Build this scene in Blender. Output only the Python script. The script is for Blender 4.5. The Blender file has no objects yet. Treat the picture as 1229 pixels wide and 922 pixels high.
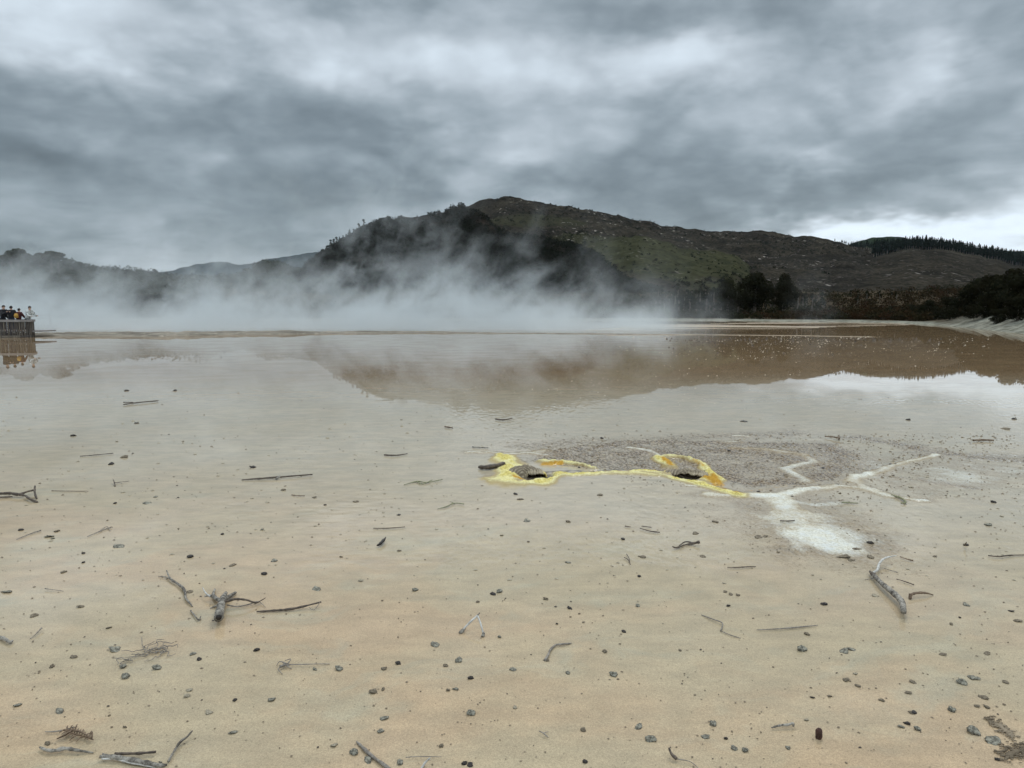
import bpy, math, random
import numpy as np
from mathutils import Vector, Matrix
random.seed(7); RNG = np.random.default_rng(7)
R = math.radians
C = bpy.context.scene.collection
scene = bpy.context.scene

# ------------------------------------------------------------------ camera geometry (photo survey)
FPX, CX, CY, PITCH, EYE = 888.0, 614.5, 461.0, R(5.95), 2.0
_fw = np.array([0, math.cos(PITCH), -math.sin(PITCH)]); _up = np.array([0, math.sin(PITCH), math.cos(PITCH)])
def ray(px, py):
    return _fw + np.array([1, 0, 0])*(px-CX)/FPX + _up*(CY-py)/FPX
def gp(px, py, z=0.0):                      # where a sight line meets level z
    d = ray(px, py); t = (z-EYE)/d[2]
    return (d[0]*t, d[1]*t, z)
def fp(px, py, Y):                          # point on a sight line at distance Y
    d = ray(px, py); t = Y/d[1]
    return (d[0]*t, Y, EYE+d[2]*t)
def uv_(px, py):
    d = ray(px, py); return d[0]/d[1], d[2]/d[1]

# ------------------------------------------------------------------ noise
def _hash(ix, iy, s):
    n = (ix.astype(np.int64)*374761393 + iy.astype(np.int64)*668265263 + s*974711) & 0xffffffff
    n = ((n ^ (n >> 13))*1274126177) & 0xffffffff
    n = (n ^ (n >> 16)) & 0xffffffff
    return n/4294967295.0
def vnoise(x, y, s=0):
    x = np.asarray(x, float); y = np.asarray(y, float)
    ix, iy = np.floor(x), np.floor(y); fx, fy = x-ix, y-iy
    fx = fx*fx*(3-2*fx); fy = fy*fy*(3-2*fy)
    a = _hash(ix, iy, s); b = _hash(ix+1, iy, s); c = _hash(ix, iy+1, s); d = _hash(ix+1, iy+1, s)
    return (a*(1-fx)+b*fx)*(1-fy)+(c*(1-fx)+d*fx)*fy
def fbm(x, y, s=0, o=4, g=.5):
    v = 0; a = 1; t = 0
    for i in range(o):
        v = v + a*(vnoise(x*2**i+17.3*i, y*2**i-9.1*i, s+i)-.5); t += a; a *= g
    return v/t*2
def sstep(a, b, x):
    t = np.clip((x-a)/(b-a), 0, 1); return t*t*(3-2*t)

# ------------------------------------------------------------------ mesh helpers
def mesh_np(name, co, faces, attrs=None, smooth=False):
    """co (n,3); faces (m,k) array or list"""
    me = bpy.data.meshes.new(name)
    co = np.asarray(co, dtype=np.float32)
    if isinstance(faces, np.ndarray):
        m, k = faces.shape
        me.vertices.add(len(co)); me.vertices.foreach_set('co', co.ravel())
        me.loops.add(m*k); me.loops.foreach_set('vertex_index', faces.astype(np.int32).ravel())
        me.polygons.add(m); me.polygons.foreach_set('loop_start', np.arange(0, m*k, k, dtype=np.int32))
        me.polygons.foreach_set('loop_total', np.full(m, k, dtype=np.int32))
        me.update(calc_edges=True)
    else:
        me.from_pydata([tuple(c) for c in co.tolist()], [], faces); me.update()
    if smooth:
        me.polygons.foreach_set('use_smooth', np.ones(len(me.polygons), dtype=bool))
    for an, arr in (attrs or {}).items():
        a = me.color_attributes.new(an, 'FLOAT_COLOR', 'POINT')
        arr = np.asarray(arr, dtype=np.float32)
        if arr.shape[1] == 3: arr = np.concatenate([arr, np.ones((len(arr), 1), np.float32)], 1)
        a.data.foreach_set('color', arr.ravel())
    return me
def link(name, me, m=None, parent=None, loc=None):
    if m is not None:
        me.materials.clear(); me.materials.append(m)
    o = bpy.data.objects.new(name, me); C.objects.link(o)
    if parent is not None: o.parent = parent
    if loc is not None: o.location = loc
    return o
def tag(o, label=None, cat=None, group=None, kind=None):
    if label: o['label'] = label
    if cat: o['category'] = cat
    if group: o['group'] = group
    if kind: o['kind'] = kind
    return o
def empty(name, loc, rz=0.0):
    o = bpy.data.objects.new(name, None); C.objects.link(o); o.location = loc; o.rotation_euler = (0, 0, rz)
    o.empty_display_size = .1
    return o
def grid_faces(nr, nc):
    i = np.arange(nr-1)[:, None]*nc + np.arange(nc-1)[None, :]
    i = i.ravel()
    return np.stack([i, i+1, i+1+nc, i+nc], 1)
def tube(pts, rad, n=7, closed_ends=True, rough=0.0, seed=0, sub=4):
    """tapered, slightly knobbly tube through points (Catmull-Rom)"""
    P = [Vector(p) for p in pts]; r = list(rad) if hasattr(rad, '__len__') else [rad]*len(P)
    rs = random.Random(seed); PP = []; RR = []
    for i in range(len(P)-1):
        p0 = P[max(i-1, 0)]; p1 = P[i]; p2 = P[i+1]; p3 = P[min(i+2, len(P)-1)]
        for k in range(sub):
            t = k/sub
            q = .5*((2*p1)+(-p0+p2)*t+(2*p0-5*p1+4*p2-p3)*t*t+(-p0+3*p1-3*p2+p3)*t**3)
            PP.append(q); RR.append(r[i]*(1-t)+r[i+1]*t)
    PP.append(P[-1]); RR.append(r[-1])
    vs = []; fs = []; prev = None
    for i, p in enumerate(PP):
        t = (PP[min(i+1, len(PP)-1)]-PP[max(i-1, 0)]).normalized()
        a = Vector((0, 0, 1)) if abs(t.z) < .9 else Vector((1, 0, 0))
        x = t.cross(a).normalized() if prev is None else (prev - t*prev.dot(t)).normalized()
        prev = x; y = t.cross(x)
        jit = 1+rough*rs.uniform(-1, 1)
        for k in range(n):
            an = 2*math.pi*k/n
            rr = RR[i]*jit*(1+rough*.5*rs.uniform(-1, 1))
            vs.append(p + x*math.cos(an)*rr + y*math.sin(an)*rr)
    m = len(PP)
    for i in range(m-1):
        for k in range(n):
            a = i*n+k; b = i*n+(k+1) % n
            fs.append((a, b, b+n, a+n))
    if closed_ends:
        fs.append(tuple(range(n))[::-1]); fs.append(tuple((m-1)*n+k for k in range(n)))
    return [tuple(v) for v in vs], fs
class MB:
    def __init__(s): s.v = []; s.f = []
    def add(s, vf):
        b = len(s.v); s.v += list(vf[0]); s.f += [tuple(i+b for i in f) for f in vf[1]]; return s
    def tube(s, *a, **k): return s.add(tube(*a, **k))
    def box(s, c, d, rz=0.0):
        x, y, z = d[0]/2, d[1]/2, d[2]/2; cs, sn = math.cos(rz), math.sin(rz); v = []
        for dz in (-z, z):
            for (dx, dy) in ((-x, -y), (x, -y), (x, y), (-x, y)):
                v.append((c[0]+dx*cs-dy*sn, c[1]+dx*sn+dy*cs, c[2]+dz))
        return s.add((v, [(0, 3, 2, 1), (4, 5, 6, 7), (0, 1, 5, 4), (1, 2, 6, 5), (2, 3, 7, 6), (3, 0, 4, 7)]))
    def build(s, name, m, parent=None, smooth=True, loc=None):
        me = bpy.data.meshes.new(name); me.from_pydata(s.v, [], s.f); me.update()
        if smooth: me.polygons.foreach_set('use_smooth', np.ones(len(me.polygons), dtype=bool))
        return link(name, me, m, parent, loc)

# ------------------------------------------------------------------ materials
class NT:
    def __init__(s, tree): s.t = tree; s.n = tree.nodes; s.l = tree.links
    def new(s, typ, **k):
        nd = s.n.new(typ)
        for a, b in k.items(): setattr(nd, a, b)
        return nd
    def set(s, nd, i, v):
        if v is None: return
        if hasattr(v, 'is_linked') or isinstance(v, bpy.types.NodeSocket): s.l.new(v, nd.inputs[i])
        else: nd.inputs[i].default_value = v
    def math(s, op, a, b=None, c=None, clamp=False):
        nd = s.new('ShaderNodeMath', operation=op); nd.use_clamp = clamp
        s.set(nd, 0, a); s.set(nd, 1, b); s.set(nd, 2, c); return nd.outputs[0]
    def vmath(s, op, a, b=None, scale=None):
        nd = s.new('ShaderNodeVectorMath', operation=op); s.set(nd, 0, a); s.set(nd, 1, b)
        if scale is not None: s.set(nd, 3, scale)
        return nd.outputs['Value'] if op in ('DOT_PRODUCT', 'LENGTH') else nd.outputs[0]
    def noise(s, vec, scale, detail=3, rough=.55, dist=0.0, out='Fac'):
        nd = s.new('ShaderNodeTexNoise'); s.set(nd, 'Vector', vec); nd.inputs['Scale'].default_value = scale
        nd.inputs['Detail'].default_value = detail; nd.inputs['Roughness'].default_value = rough
        nd.inputs['Distortion'].default_value = dist; return nd.outputs[out]
    def mix(s, f, a, b, blend='MIX'):
        nd = s.new('ShaderNodeMix', data_type='RGBA', blend_type=blend); nd.clamp_factor = True
        s.set(nd, 0, f)
        s.set(nd, 6, a if not isinstance(a, tuple) else (*a[:3], 1)); s.set(nd, 7, b if not isinstance(b, tuple) else (*b[:3], 1))
        return nd.outputs[2]
    def map(s, v, a, b, c=0.0, d=1.0, smooth=True):
        nd = s.new('ShaderNodeMapRange'); nd.interpolation_type = 'SMOOTHSTEP' if smooth else 'LINEAR'
        s.set(nd, 0, v)
        for i, q in zip((1, 2, 3, 4), (a, b, c, d)): s.set(nd, i, q)
        return nd.outputs[0]
    def scale(s, vec, sc):
        nd = s.new('ShaderNodeMapping'); s.set(nd, 0, vec); nd.inputs['Scale'].default_value = sc; return nd.outputs[0]
    def comb(s, x, y, z):
        nd = s.new('ShaderNodeCombineXYZ'); s.set(nd, 0, x); s.set(nd, 1, y); s.set(nd, 2, z); return nd.outputs[0]
    def sep(s, v, color=False):
        nd = s.new('ShaderNodeSeparateColor' if color else 'ShaderNodeSeparateXYZ'); s.set(nd, 0, v); return nd.outputs
    def attr(s, name): 
        nd = s.new('ShaderNodeAttribute'); nd.attribute_name = name; return nd
def newmat(name):
    m = bpy.data.materials.new(name); m.use_nodes = True; m.node_tree.nodes.clear()
    t = NT(m.node_tree); out = t.new('ShaderNodeOutputMaterial'); return m, t, out
def simple(name, c1, c2=None, scale=8.0, rough=.8, bump=0.0, bscale=None, island=False, spec=.3, c3=None, stretch=None, wave=None):
    m, t, out = newmat(name)
    b = t.new('ShaderNodeBsdfPrincipled'); tc = t.new('ShaderNodeTexCoord')
    vec = tc.outputs['Object']
    if stretch: vec = t.scale(vec, stretch)
    f = t.map(t.noise(vec, scale, 5, .6), .33, .67)
    col = t.mix(f, c1, c2 or c1)
    if c3 is not None:
        col = t.mix(t.map(t.noise(vec, scale*3.7, 3), .55, .7), col, c3)
    if island:
        g = t.new('ShaderNodeNewGeometry')
        col = t.mix(1.0, col, t.mix(g.outputs['Random Per Island'], (.55, .55, .6), (1.5, 1.5, 1.3)), 'MULTIPLY')
    t.set(b, 'Base Color', col); b.inputs['Roughness'].default_value = rough
    b.inputs['Specular IOR Level'].default_value = spec
    if bump:
        bn = t.new('ShaderNodeBump'); bn.inputs['Strength'].default_value = 1.0; bn.inputs['Distance'].default_value = bump
        t.set(bn, 'Height', t.noise(vec, bscale or scale*2, 5, .65)); t.set(b, 'Normal', bn.outputs[0])
    t.l.new(b.outputs[0], out.inputs[0]); return m

M = {}
M['wood_grey'] = simple('weathered_wood', (.07, .06, .048), (.34, .31, .26), 24, .75, .007, 70, c3=(.03, .025, .02))
M['wood_dark'] = simple('wet_dark_wood', (.045, .034, .026), (.12, .09, .065), 40, .55, .003, 110)
M['wood_pale'] = simple('bleached_wood', (.36, .345, .31), (.58, .56, .51), 30, .7, .003, 90, c3=(.22, .20, .17))
M['wood_brown'] = simple('brown_wood', (.10, .065, .04), (.2, .14, .09), 40, .6, .002, 120)
M['twig'] = simple('grey_twig', (.14, .12, .10), (.27, .24, .20), 60, .8)
M['twig_green'] = simple('algae_twig', (.16, .16, .09), (.24, .24, .14), 40, .8)
M['clod_dark'] = simple('black_cinder', (.012, .010, .009), (.05, .04, .032), 2.2, .5, .004, 5)
M['clod_brown'] = simple('brown_pumice', (.10, .078, .050), (.22, .18, .125), 2.2, .8, .004, 5, c3=(.06, .048, .034))
M['clod_grey'] = simple('grey_pumice', (.09, .083, .064), (.32, .30, .235), 1.8, .85, .007, 3.2, c3=(.03, .026, .02))
M['clod_tan'] = simple('tan_pumice', (.24, .205, .145), (.34, .295, .215), 2.2, .85, .004, 5)
M['grain'] = simple('brown_grain', (.11, .083, .052), (.24, .19, .13), 3, .8)
M['cinder'] = simple('cinder_grain', (.02, .017, .014), (.07, .055, .042), 3, .7)
M['flake'] = simple('tan_flake', (.27, .23, .16), (.36, .315, .23), 3, .85)
M['plank'] = simple('weathered_paling', (.055, .047, .043), (.13, .112, .10), 3, .85, .004, 40, island=True, stretch=(6, 6, .6))
M['rail'] = simple('rail_timber', (.19, .18, .17), (.27, .25, .235), 3, .85, .003, 40)
M['skin'] = simple('skin', (.42, .27, .19), (.48, .31, .23), 20, .55)
M['hair'] = simple('black_hair', (.008, .007, .007), (.02, .017, .015), 80, .5, .004, 120)
M['cloth_black'] = simple('black_cloth', (.012, .012, .014), (.022, .022, .026), 30, .85, .004, 30)
M['cloth_maroon'] = simple('maroon_cloth', (.05, .014, .014), (.07, .02, .018), 30, .85, .004, 30)
M['cloth_mustard'] = simple('mustard_cloth', (.42, .23, .045), (.52, .30, .07), 20, .8, .004, 25)
M['cloth_cream'] = simple('cream_cloth', (.50, .50, .40), (.6, .6, .5), 20, .8, .004, 25)
M['cloth_pattern'] = simple('patterned_cloth', (.08, .09, .08), (.68, .70, .68), 9, .8, .004, 25)
M['cloth_navy'] = simple('navy_cloth', (.02, .025, .04), (.03, .035, .055), 30, .85)

def foliage(name, c1, c2, c3, tr=.12):
    m, t, out = newmat(name)
    g = t.new('ShaderNodeNewGeometry'); tc = t.new('ShaderNodeTexCoord'); oi = t.new('ShaderNodeObjectInfo')
    col = t.mix(g.outputs['Random Per Island'], c1, c2)
    col = t.mix(t.map(t.noise(g.outputs['Position'], .35, 2), .45, .62), col, c3)
    col = t.mix(t.map(oi.outputs['Random'], 0, 1, 0, .5, False), col, t.mix(.5, c1, c3))
    d = t.new('ShaderNodeBsdfDiffuse'); t.set(d, 0, col)
    s = t.new('ShaderNodeBsdfTranslucent'); t.set(s, 0, col)
    mx = t.new('ShaderNodeMixShader'); mx.inputs[0].default_value = tr
    t.l.new(d.outputs[0], mx.inputs[1]); t.l.new(s.outputs[0], mx.inputs[2]); t.l.new(mx.outputs[0], out.inputs[0])
    return m
M['leaf_dark'] = foliage('dark_manuka_foliage', (.008, .010, .006), (.026, .026, .014), (.016, .015, .008))
M['leaf_olive'] = foliage('olive_foliage', (.012, .014, .007), (.034, .034, .016), (.021, .020, .010))
M['leaf_heath'] = foliage('heath_foliage', (.014, .013, .007), (.038, .029, .014), (.034, .019, .010))
M['leaf_pine'] = foliage('pine_foliage', (.008, .016, .011), (.019, .032, .020), (.013, .022, .014), .05)
M['leaf_hill'] = foliage('hill_bush_foliage', (.007, .008, .006), (.020, .018, .013), (.011, .014, .007), .05)
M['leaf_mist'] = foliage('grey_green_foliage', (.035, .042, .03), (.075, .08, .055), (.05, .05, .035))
M['bark'] = simple('bark', (.06, .05, .04), (.14, .12, .10), 6, .9, .01, 12)
M['bark_pale'] = simple('pale_pine_bark', (.16, .14, .12), (.25, .22, .19), 3, .9)

# ------------------------------------------------------------------ MUD POOL SHEET (one sheet, near water edge to far shore)
def pl_dist(x, y, pts):
    """distance to a polyline and position along it 0..1"""
    best = np.full(x.shape, 1e9); along = np.zeros(x.shape)
    n = len(pts)-1
    for i in range(n):
        ax, ay = pts[i][:2]; bx, by = pts[i+1][:2]; dx, dy = bx-ax, by-ay
        L = dx*dx+dy*dy+1e-9
        t = np.clip(((x-ax)*dx+(y-ay)*dy)/L, 0, 1)
        d = np.hypot(x-ax-t*dx, y-ay-t*dy)
        m = d < best; best = np.where(m, d, best); along = np.where(m, (i+t)/n, along)
    return best, along
def G(*pp): return [gp(a, b) for a, b in pp]
def poly_in(x, y, pts):
    """soft polygon test: inside mask"""
    ins = np.zeros(x.shape, bool); j = len(pts)-1
    for i in range(len(pts)):
        xi, yi = pts[i][:2]; xj, yj = pts[j][:2]
        c = ((yi > y) != (yj > y)) & (x < (xj-xi)*(y-yi)/(yj-yi+1e-12)+xi)
        ins ^= c; j = i
    return ins

def build_mud():
    # rows: even steps of viewing angle would leave metres between far rows; use 1/y spacing, denser round the crust
    v = np.concatenate([np.linspace(1184, 320, 170), np.linspace(318, 134, 330), np.linspace(133.4, 60, 110), np.linspace(59.5, 10.8, 110)])
    ys = FPX*2.0/v
    u = np.concatenate([np.linspace(-1.6, -.1, 230)[:-1], np.linspace(-.1, .76, 850), np.linspace(.76, 1.7, 90)[1:]])
    Y, U = np.meshgrid(ys, u, indexing='ij'); X = U*Y
    nr, nc = X.shape
    x = X.ravel(); y = Y.ravel()
    z = np.zeros_like(x)
    sul = np.zeros_like(x); wht = np.zeros_like(x); gran = np.zeros_like(x); dry = np.zeros_like(x); org = np.zeros_like(x); hole = np.zeros_like(x)
    sel = (y > 4.9) & (y < 16.0) & (x > -3.2) & (x < 11.5)
    sx, sy = x[sel], y[sel]
    wx = sx + .05*fbm(sx*4, sy*3, 5, 4); wy = sy + .10*fbm(sx*4, sy*3, 9, 4)
    fine = fbm(sx*22, sy*14, 3, 3); mid = fbm(sx*6, sy*4, 13, 3)
    def ridge(pts, w, h, k='s', amt=1.0, w2=None):
        nonlocal sx, sy
        P = G(*pts); d, al = pl_dist(wx, wy, P)
        ww = w*(1+.5*mid) if w2 is None else (w*(1-al)+w2*al)*(1+.5*mid)
        g = np.exp(-(d/ww)**2)
        return g*(1+.35*fine)*amt, g*h
    S = np.zeros_like(sx); W = np.zeros_like(sx); Gr = np.zeros_like(sx); O = np.zeros_like(sx); Z = np.zeros_like(sx)-.004; H = np.zeros_like(sx)
    # granular brown shallows (many grains just breaking the surface)
    blob = [((760, 528), (1000, 532), (1035, 548), (1008, 572), (960, 582), (900, 584), (860, 575), (840, 560), (800, 545), (640, 552), (655, 540))]
    for b in blob:
        P = G(*b); ins = poly_in(wx, wy, P).astype(float); d, _ = pl_dist(wx, wy, P+[P[0]])
        Gr = np.maximum(Gr, ins*sstep(0, .25, d)*.6 + .75*np.exp(-(d/.22)**2)*(.5+ins*.5))
    P = G((650, 548), (700, 545), (780, 546), (850, 556), (862, 572), (800, 566), (700, 562), (655, 556)); ins = poly_in(wx, wy, P).astype(float)
    Gr = np.maximum(Gr, ins*.7)
    for pts, w, a in [([(635, 535), (690, 531), (760, 531), (830, 525), (900, 522), (950, 520)], .35, .5), ([(1026, 525), (1070, 531), (1113, 540), (1173, 549), (1229, 552), (1300, 554)], .22, .75),
                      ([(1113, 545), (1160, 546), (1229, 550)], .3, .5), ([(870, 540), (930, 548), (1000, 560)], .5, .9), ([(1075, 573), (1110, 576), (1165, 584)], .10, .6),
                      ([(955, 660), (1000, 664), (1040, 660), (1050, 645)], .18, .55), ([(900, 605), (930, 625), (950, 650)], .16, .45), ([(985, 600), (1000, 625), (1030, 640)], .22, .35)]:
        g, _ = ridge(pts, w, 0); Gr = np.maximum(Gr, g*a)
    # white / pale sinter films
    for pts, w, h, a, w2 in [([(853, 594), (896, 595), (930, 594)], .11, .016, 1.0, .15), ([(930, 593), (943, 606), (950, 625)], .16, .016, .95, .26),
                             ([(948, 622), (968, 640), (1000, 655)], .34, .010, 1.0, .28), ([(985, 632), (1010, 640), (1025, 648)], .22, .004, .62, .2), ([(940, 600), (975, 606), (1010, 604)], .16, .004, .5, .1),
                             ([(930, 593), (970, 588), (1006, 583), (1033, 586), (1066, 596), (1110, 600)], .12, .014, .85, .05),
                             ([(1023, 578), (1033, 570), (1066, 563), (1083, 555), (1126, 546)], .13, .014, .8, .07),
                             ([(1023, 578), (1040, 586), (1075, 596)], .10, .008, .7, .05),
                             ([(966, 577), (943, 562), (980, 555), (963, 545), (920, 540), (880, 538)], .12, .012, .62, .10),
                             ([(560, 543), (587, 543), (603, 545), (637, 544), (655, 546)], .06, .012, .85, .08),
                             ([(870, 531), (884, 530)], .10, .010, .8, .1), ([(884, 523), (897, 524)], .09, .01, .9, .09),
                             ([(755, 537), (780, 541), (795, 549)], .10, .01, .7, .06), ([(825, 582), (842, 583)], .06, .01, .8, .07),
                             ([(640, 544), (652, 541)], .12, .01, .5, .12), ([(1085, 560), (1120, 562), (1150, 572)], .55, .0, .50, .5), ([(1150, 558), (1229, 566)], .4, .0, .36, .4), ([(1060, 572), (1110, 590)], .3, .0, .36, .3)]:
        kk = .78 if w < .2 else 1.12
        g, hh = ridge(pts, w*kk, h, w2=w2*kk); W = np.maximum(W, .95*g*a*np.clip(.85+.9*fbm(sx*2.2, sy*1.6, 56, 3), .62, 1.1)); Z = np.maximum(Z, hh-.004); g2, _ = ridge(pts, w*2.4, 0, w2=w2*2.4); W = np.maximum(W, .30*g2*a)
    # sulphur ridges
    for pts, w, h, a, w2 in [([(603, 549), (611, 558), (608, 570), (602, 577)], .12, .045, 1.0, .14),
                             ([(600, 577), (616, 582), (642, 581), (660, 574), (669, 570)], .10, .040, 1.0, .07),
                             ([(669, 570), (716, 568), (760, 568), (795, 571)], .045, .028, .92, .05),
                             ([(760, 566), (785, 567), (806, 570)], .045, .028, 1.0, .05),
                             ([(795, 571), (814, 576), (836, 580), (862, 589), (885, 595)], .05, .03, .85, .07),
                             ([(792, 550), (797, 556), (803, 562)], .075, .05, 1.0, .07),
                             ([(800, 549), (822, 551), (840, 557), (852, 567), (862, 577)], .05, .05, .9, .06),
                             ([(651, 555), (680, 556), (700, 560), (716, 563)], .05, .05, 1.0, .02),
                             ([(840, 572), (856, 578)], .10, .04, 1.0, .08),
                             ([(600, 546), (608, 550)], .06, .03, .9, .06)]:
        g, hh = ridge(pts, w*1.15, h, w2=w2*1.15); S = np.maximum(S, g*a*np.clip(.78+1.1*fbm(sx*2.6, sy*1.8, 55, 3), .25, 1.15)); Z = np.maximum(Z, hh-.004)
    for pts, w, a, w2 in [([(653, 557), (672, 557)], .045, 1.0, .04), ([(618, 575), (627, 575)], .05, .9, .05), ([(797, 554), (803, 560)], .05, 1.0, .05),
                          ([(838, 571), (850, 575), (862, 582)], .13, 1.0, .08), ([(716, 566), (760, 565), (800, 567)], .03, .55, .05), ([(858, 580), (875, 590), (890, 593)], .035, .7, .03), ([(680, 560), (716, 564)], .03, .5, .02),
                          ([(833, 555), (846, 562)], .05, .6, .04), ([(895, 589), (960, 583)], .05, .35, .05)]:
        g, hh = ridge(pts, w, 0, w2=w2); O = np.maximum(O, g*a)
    # channel floor between the ridges: brown, a little sunk
    for pts, w, a in [([(640, 568), (660, 566), (716, 565), (760, 563)], .055, .6), ([(800, 567), (830, 570), (842, 568)], .08, .8), ([(628, 570), (650, 571)], .11, 1.0)]:
        g, _ = ridge(pts, w, 0); H = np.maximum(H, g*a)
    Z = Z*(1+.45*fine) + .003*fine*np.clip(W+S, 0, 1)
    # grains of the granular zone
    Z = np.where(Z < 0, Z + Gr*.008*np.clip(fbm(sx*26, sy*11, 31, 2)*1.6, -1, 1), Z)
    # vent pits
    for (px, py, rx, ry, dep) in [(645, 571, .20, .20, .10), (826, 572, .17, .13, .09)]:
        c = gp(px, py); q = np.exp(-(((sx-c[0])/rx)**2+((sy-c[1])/ry)**2)**2)
        Z = Z*(1-q) - dep*q*.35; H = np.maximum(H, q)
    z[sel] = Z; sul[sel] = S; wht[sel] = W; gran[sel] = Gr; org[sel] = O; hole[sel] = H
    ns = ~sel; z[ns] = -.004
    # the far flats: pale shallows and foam lines in front of the far shore
    far = y > 38
    fx, fy = x[far], y[far]
    n1 = fbm(fx*.06, fy*.35, 41, 4)
    P = G((700, 397), (780, 390), (900, 387.5), (1080, 387), (1100, 390), (1000, 393), (900, 397), (760, 401)); ins = poly_in(fx+4*n1, fy, P).astype(float)
    st, _ = pl_dist(fx, fy+.5*n1, G((735, 402.5), (850, 402), (960, 403), (1040, 404.5)))
    flat = np.maximum(ins*sstep(-.4, .3, n1)*.75, np.exp(-(st/.55)**2)*.9)
    wht[far] = np.maximum(wht[far], 0); dry[far] = flat
    z[far] = np.where(flat > .35, .01, z[far])
    dry[sel] = np.maximum(dry[sel], sstep(-.001, .005, Z))
    co = np.stack([x, y, z], 1)
    A = np.stack([np.clip(sul, 0, 1), np.clip(wht, 0, 1), np.clip(gran, 0, 1)], 1)
    B = np.stack([np.clip(org, 0, 1), np.clip(hole, 0, 1), np.clip(dry, 0, 1)], 1)
    me = mesh_np('mud_pool', co, grid_faces(nr, nc), {'A': A, 'B': B}, smooth=True)
    m, t, out = newmat('wet_mud')
    g = t.new('ShaderNodeNewGeometry'); pos = g.outputs['Position']
    a = t.attr('A'); b = t.attr('B'); aS, aW, aG = t.sep(a.outputs['Color'], True)[:3]; bO, bH, bD = t.sep(b.outputs['Color'], True)[:3]
    sp = t.sep(pos); py = sp[1]
    # base mud: peach and pale green-grey patches, flow-like
    st = t.scale(pos, (.55, .9, 1)); st.node.inputs['Rotation'].default_value = (0, 0, R(-32))
    warp = t.vmath('ADD', st, t.vmath('SCALE', t.vmath('SUBTRACT', t.noise(pos, 1.3, 3, out='Color'), (.5, .5, .5)), scale=.9))
    n1 = t.noise(warp, .85, 5, .55); n2 = t.noise(t.scale(warp, (.5, 1.6, 1)), 1.8, 5, .6)
    peach = t.mix(t.map(n1, .40, .64), (.385, .314, .205), (.412, .304, .190))
    peach = t.mix(t.map(n2, .50, .70, 0, .7), peach, (.365, .328, .232))
    # farther off the mud turns grey-beige, with faint streaks
    farc = t.mix(t.map(n2, .35, .65), (.390, .340, .248), (.415, .352, .254))
    nf = t.math('ADD', py, t.math('MULTIPLY', t.math('SUBTRACT', n1, .5), 6.0))
    nf = t.math('SUBTRACT', nf, t.math('MULTIPLY', sp[0], -.35))
    col = t.mix(t.map(nf, 4.2, 9.5), peach, farc)
    col = t.mix(t.map(py, 14, 24), col, (.255, .172, .095))
    mott = t.noise(t.scale(pos, (1, 1.6, 1)), 3.2, 5, .65)
    col = t.mix(1.0, col, t.mix(t.map(mott, .3, .7), (.90, .905, .91), (1.07, 1.06, 1.05)), 'MULTIPLY')
    rp = t.scale(pos, (1.0, 5.0, 1)); rp.node.inputs['Rotation'].default_value = (0, 0, R(14))
    rip = t.noise(t.vmath('ADD', rp, t.vmath('SCALE', t.noise(pos, 2.0, 2, out='Color'), scale=.8)), 2.2, 5, .6)
    col = t.mix(1.0, col, t.mix(t.map(rip, .35, .65), (.96, .96, .962), (1.035, 1.033, 1.03)), 'MULTIPLY')
    # sand grain
    gr1 = t.noise(pos, 130, 2, .7); gr2 = t.noise(pos, 330, 1, .6)
    grain = t.math('ADD', t.math('MULTIPLY', t.math('SUBTRACT', gr1, .5), .9), t.math('MULTIPLY', t.math('SUBTRACT', gr2, .5), .9))
    gfade = t.map(py, 2.5, 9, 1, .25)
    gmul = t.math('ADD', 1.0, t.math('MULTIPLY', grain, gfade))
    col = t.mix(1.0, col, t.comb(gmul, gmul, gmul), 'MULTIPLY')
    # tiny dark specks
    vo = t.new('ShaderNodeTexVoronoi'); t.set(vo, 'Vector', pos); vo.inputs['Scale'].default_value = 17
    spk = t.math('MULTIPLY', t.map(vo.outputs['Distance'], .05, .11, 1, 0), t.map(t.sep(vo.outputs['Color'], True)[0], .80, .82))
    col = t.mix(t.math('MULTIPLY', spk, t.map(py, 14, 22, .65, 0)), col, (.15, .12, .085))
    # granular zone
    ng = t.noise(t.scale(pos, (1, .6, 1)), 34, 3, .7); ng2 = t.noise(t.scale(pos, (1, .5, 1)), 5, 4, .6)
    gcol = t.mix(t.map(ng, .42, .58), (.275, .212, .145), (.095, .062, .032))
    gf = t.math('MULTIPLY', aG, t.map(ng2, .30, .60, .65, 1.15))
    gf = t.math('MULTIPLY', gf, t.map(ng, .42, .58, .75, 1))
    col = t.mix(t.math('MULTIPLY', gf, 1.15, clamp=True), col, gcol)
    # white sinter with speckle and dark pores
    nw = t.noise(pos, 45, 3, .75)
    wcol = t.mix(t.map(nw, .36, .58), (.46, .43, .33), (.70, .69, .60))
    wcol = t.mix(t.map(t.noise(pos, 7, 4, .7), .42, .66, 0, .7), wcol, (.60, .63, .62))
    wq = t.math('ADD', aW, t.math('MULTIPLY', t.math('SUBTRACT', nw, .5), .55)); wq = t.math('ADD', wq, t.math('MULTIPLY', t.math('SUBTRACT', t.noise(pos, 4, 4, .65), .5), .40))
    wf = t.math('MULTIPLY', t.map(wq, .12, .95), .86)
    rim = t.math('MULTIPLY', t.map(wq, .10, .22), t.map(wq, .26, .50, 1, 0)); rim = t.math('MULTIPLY', rim, t.map(t.noise(pos, 30, 3, .7), .42, .56, .25, 1.0)); col = t.mix(t.math('MULTIPLY', rim, .75), col, (.24, .175, .10))
    col = t.mix(wf, col, wcol)
    ochre = t.map(t.math('ADD', aS, t.math('MULTIPLY', t.math('SUBTRACT', nw, .5), .3)), .04, .30)
    col = t.mix(t.math('MULTIPLY', ochre, .75), col, (.34, .26, .11))
    scol = t.mix(t.map(t.noise(pos, 55, 3, .7), .38, .6), (.36, .28, .09), (.67, .58, .20))
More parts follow.
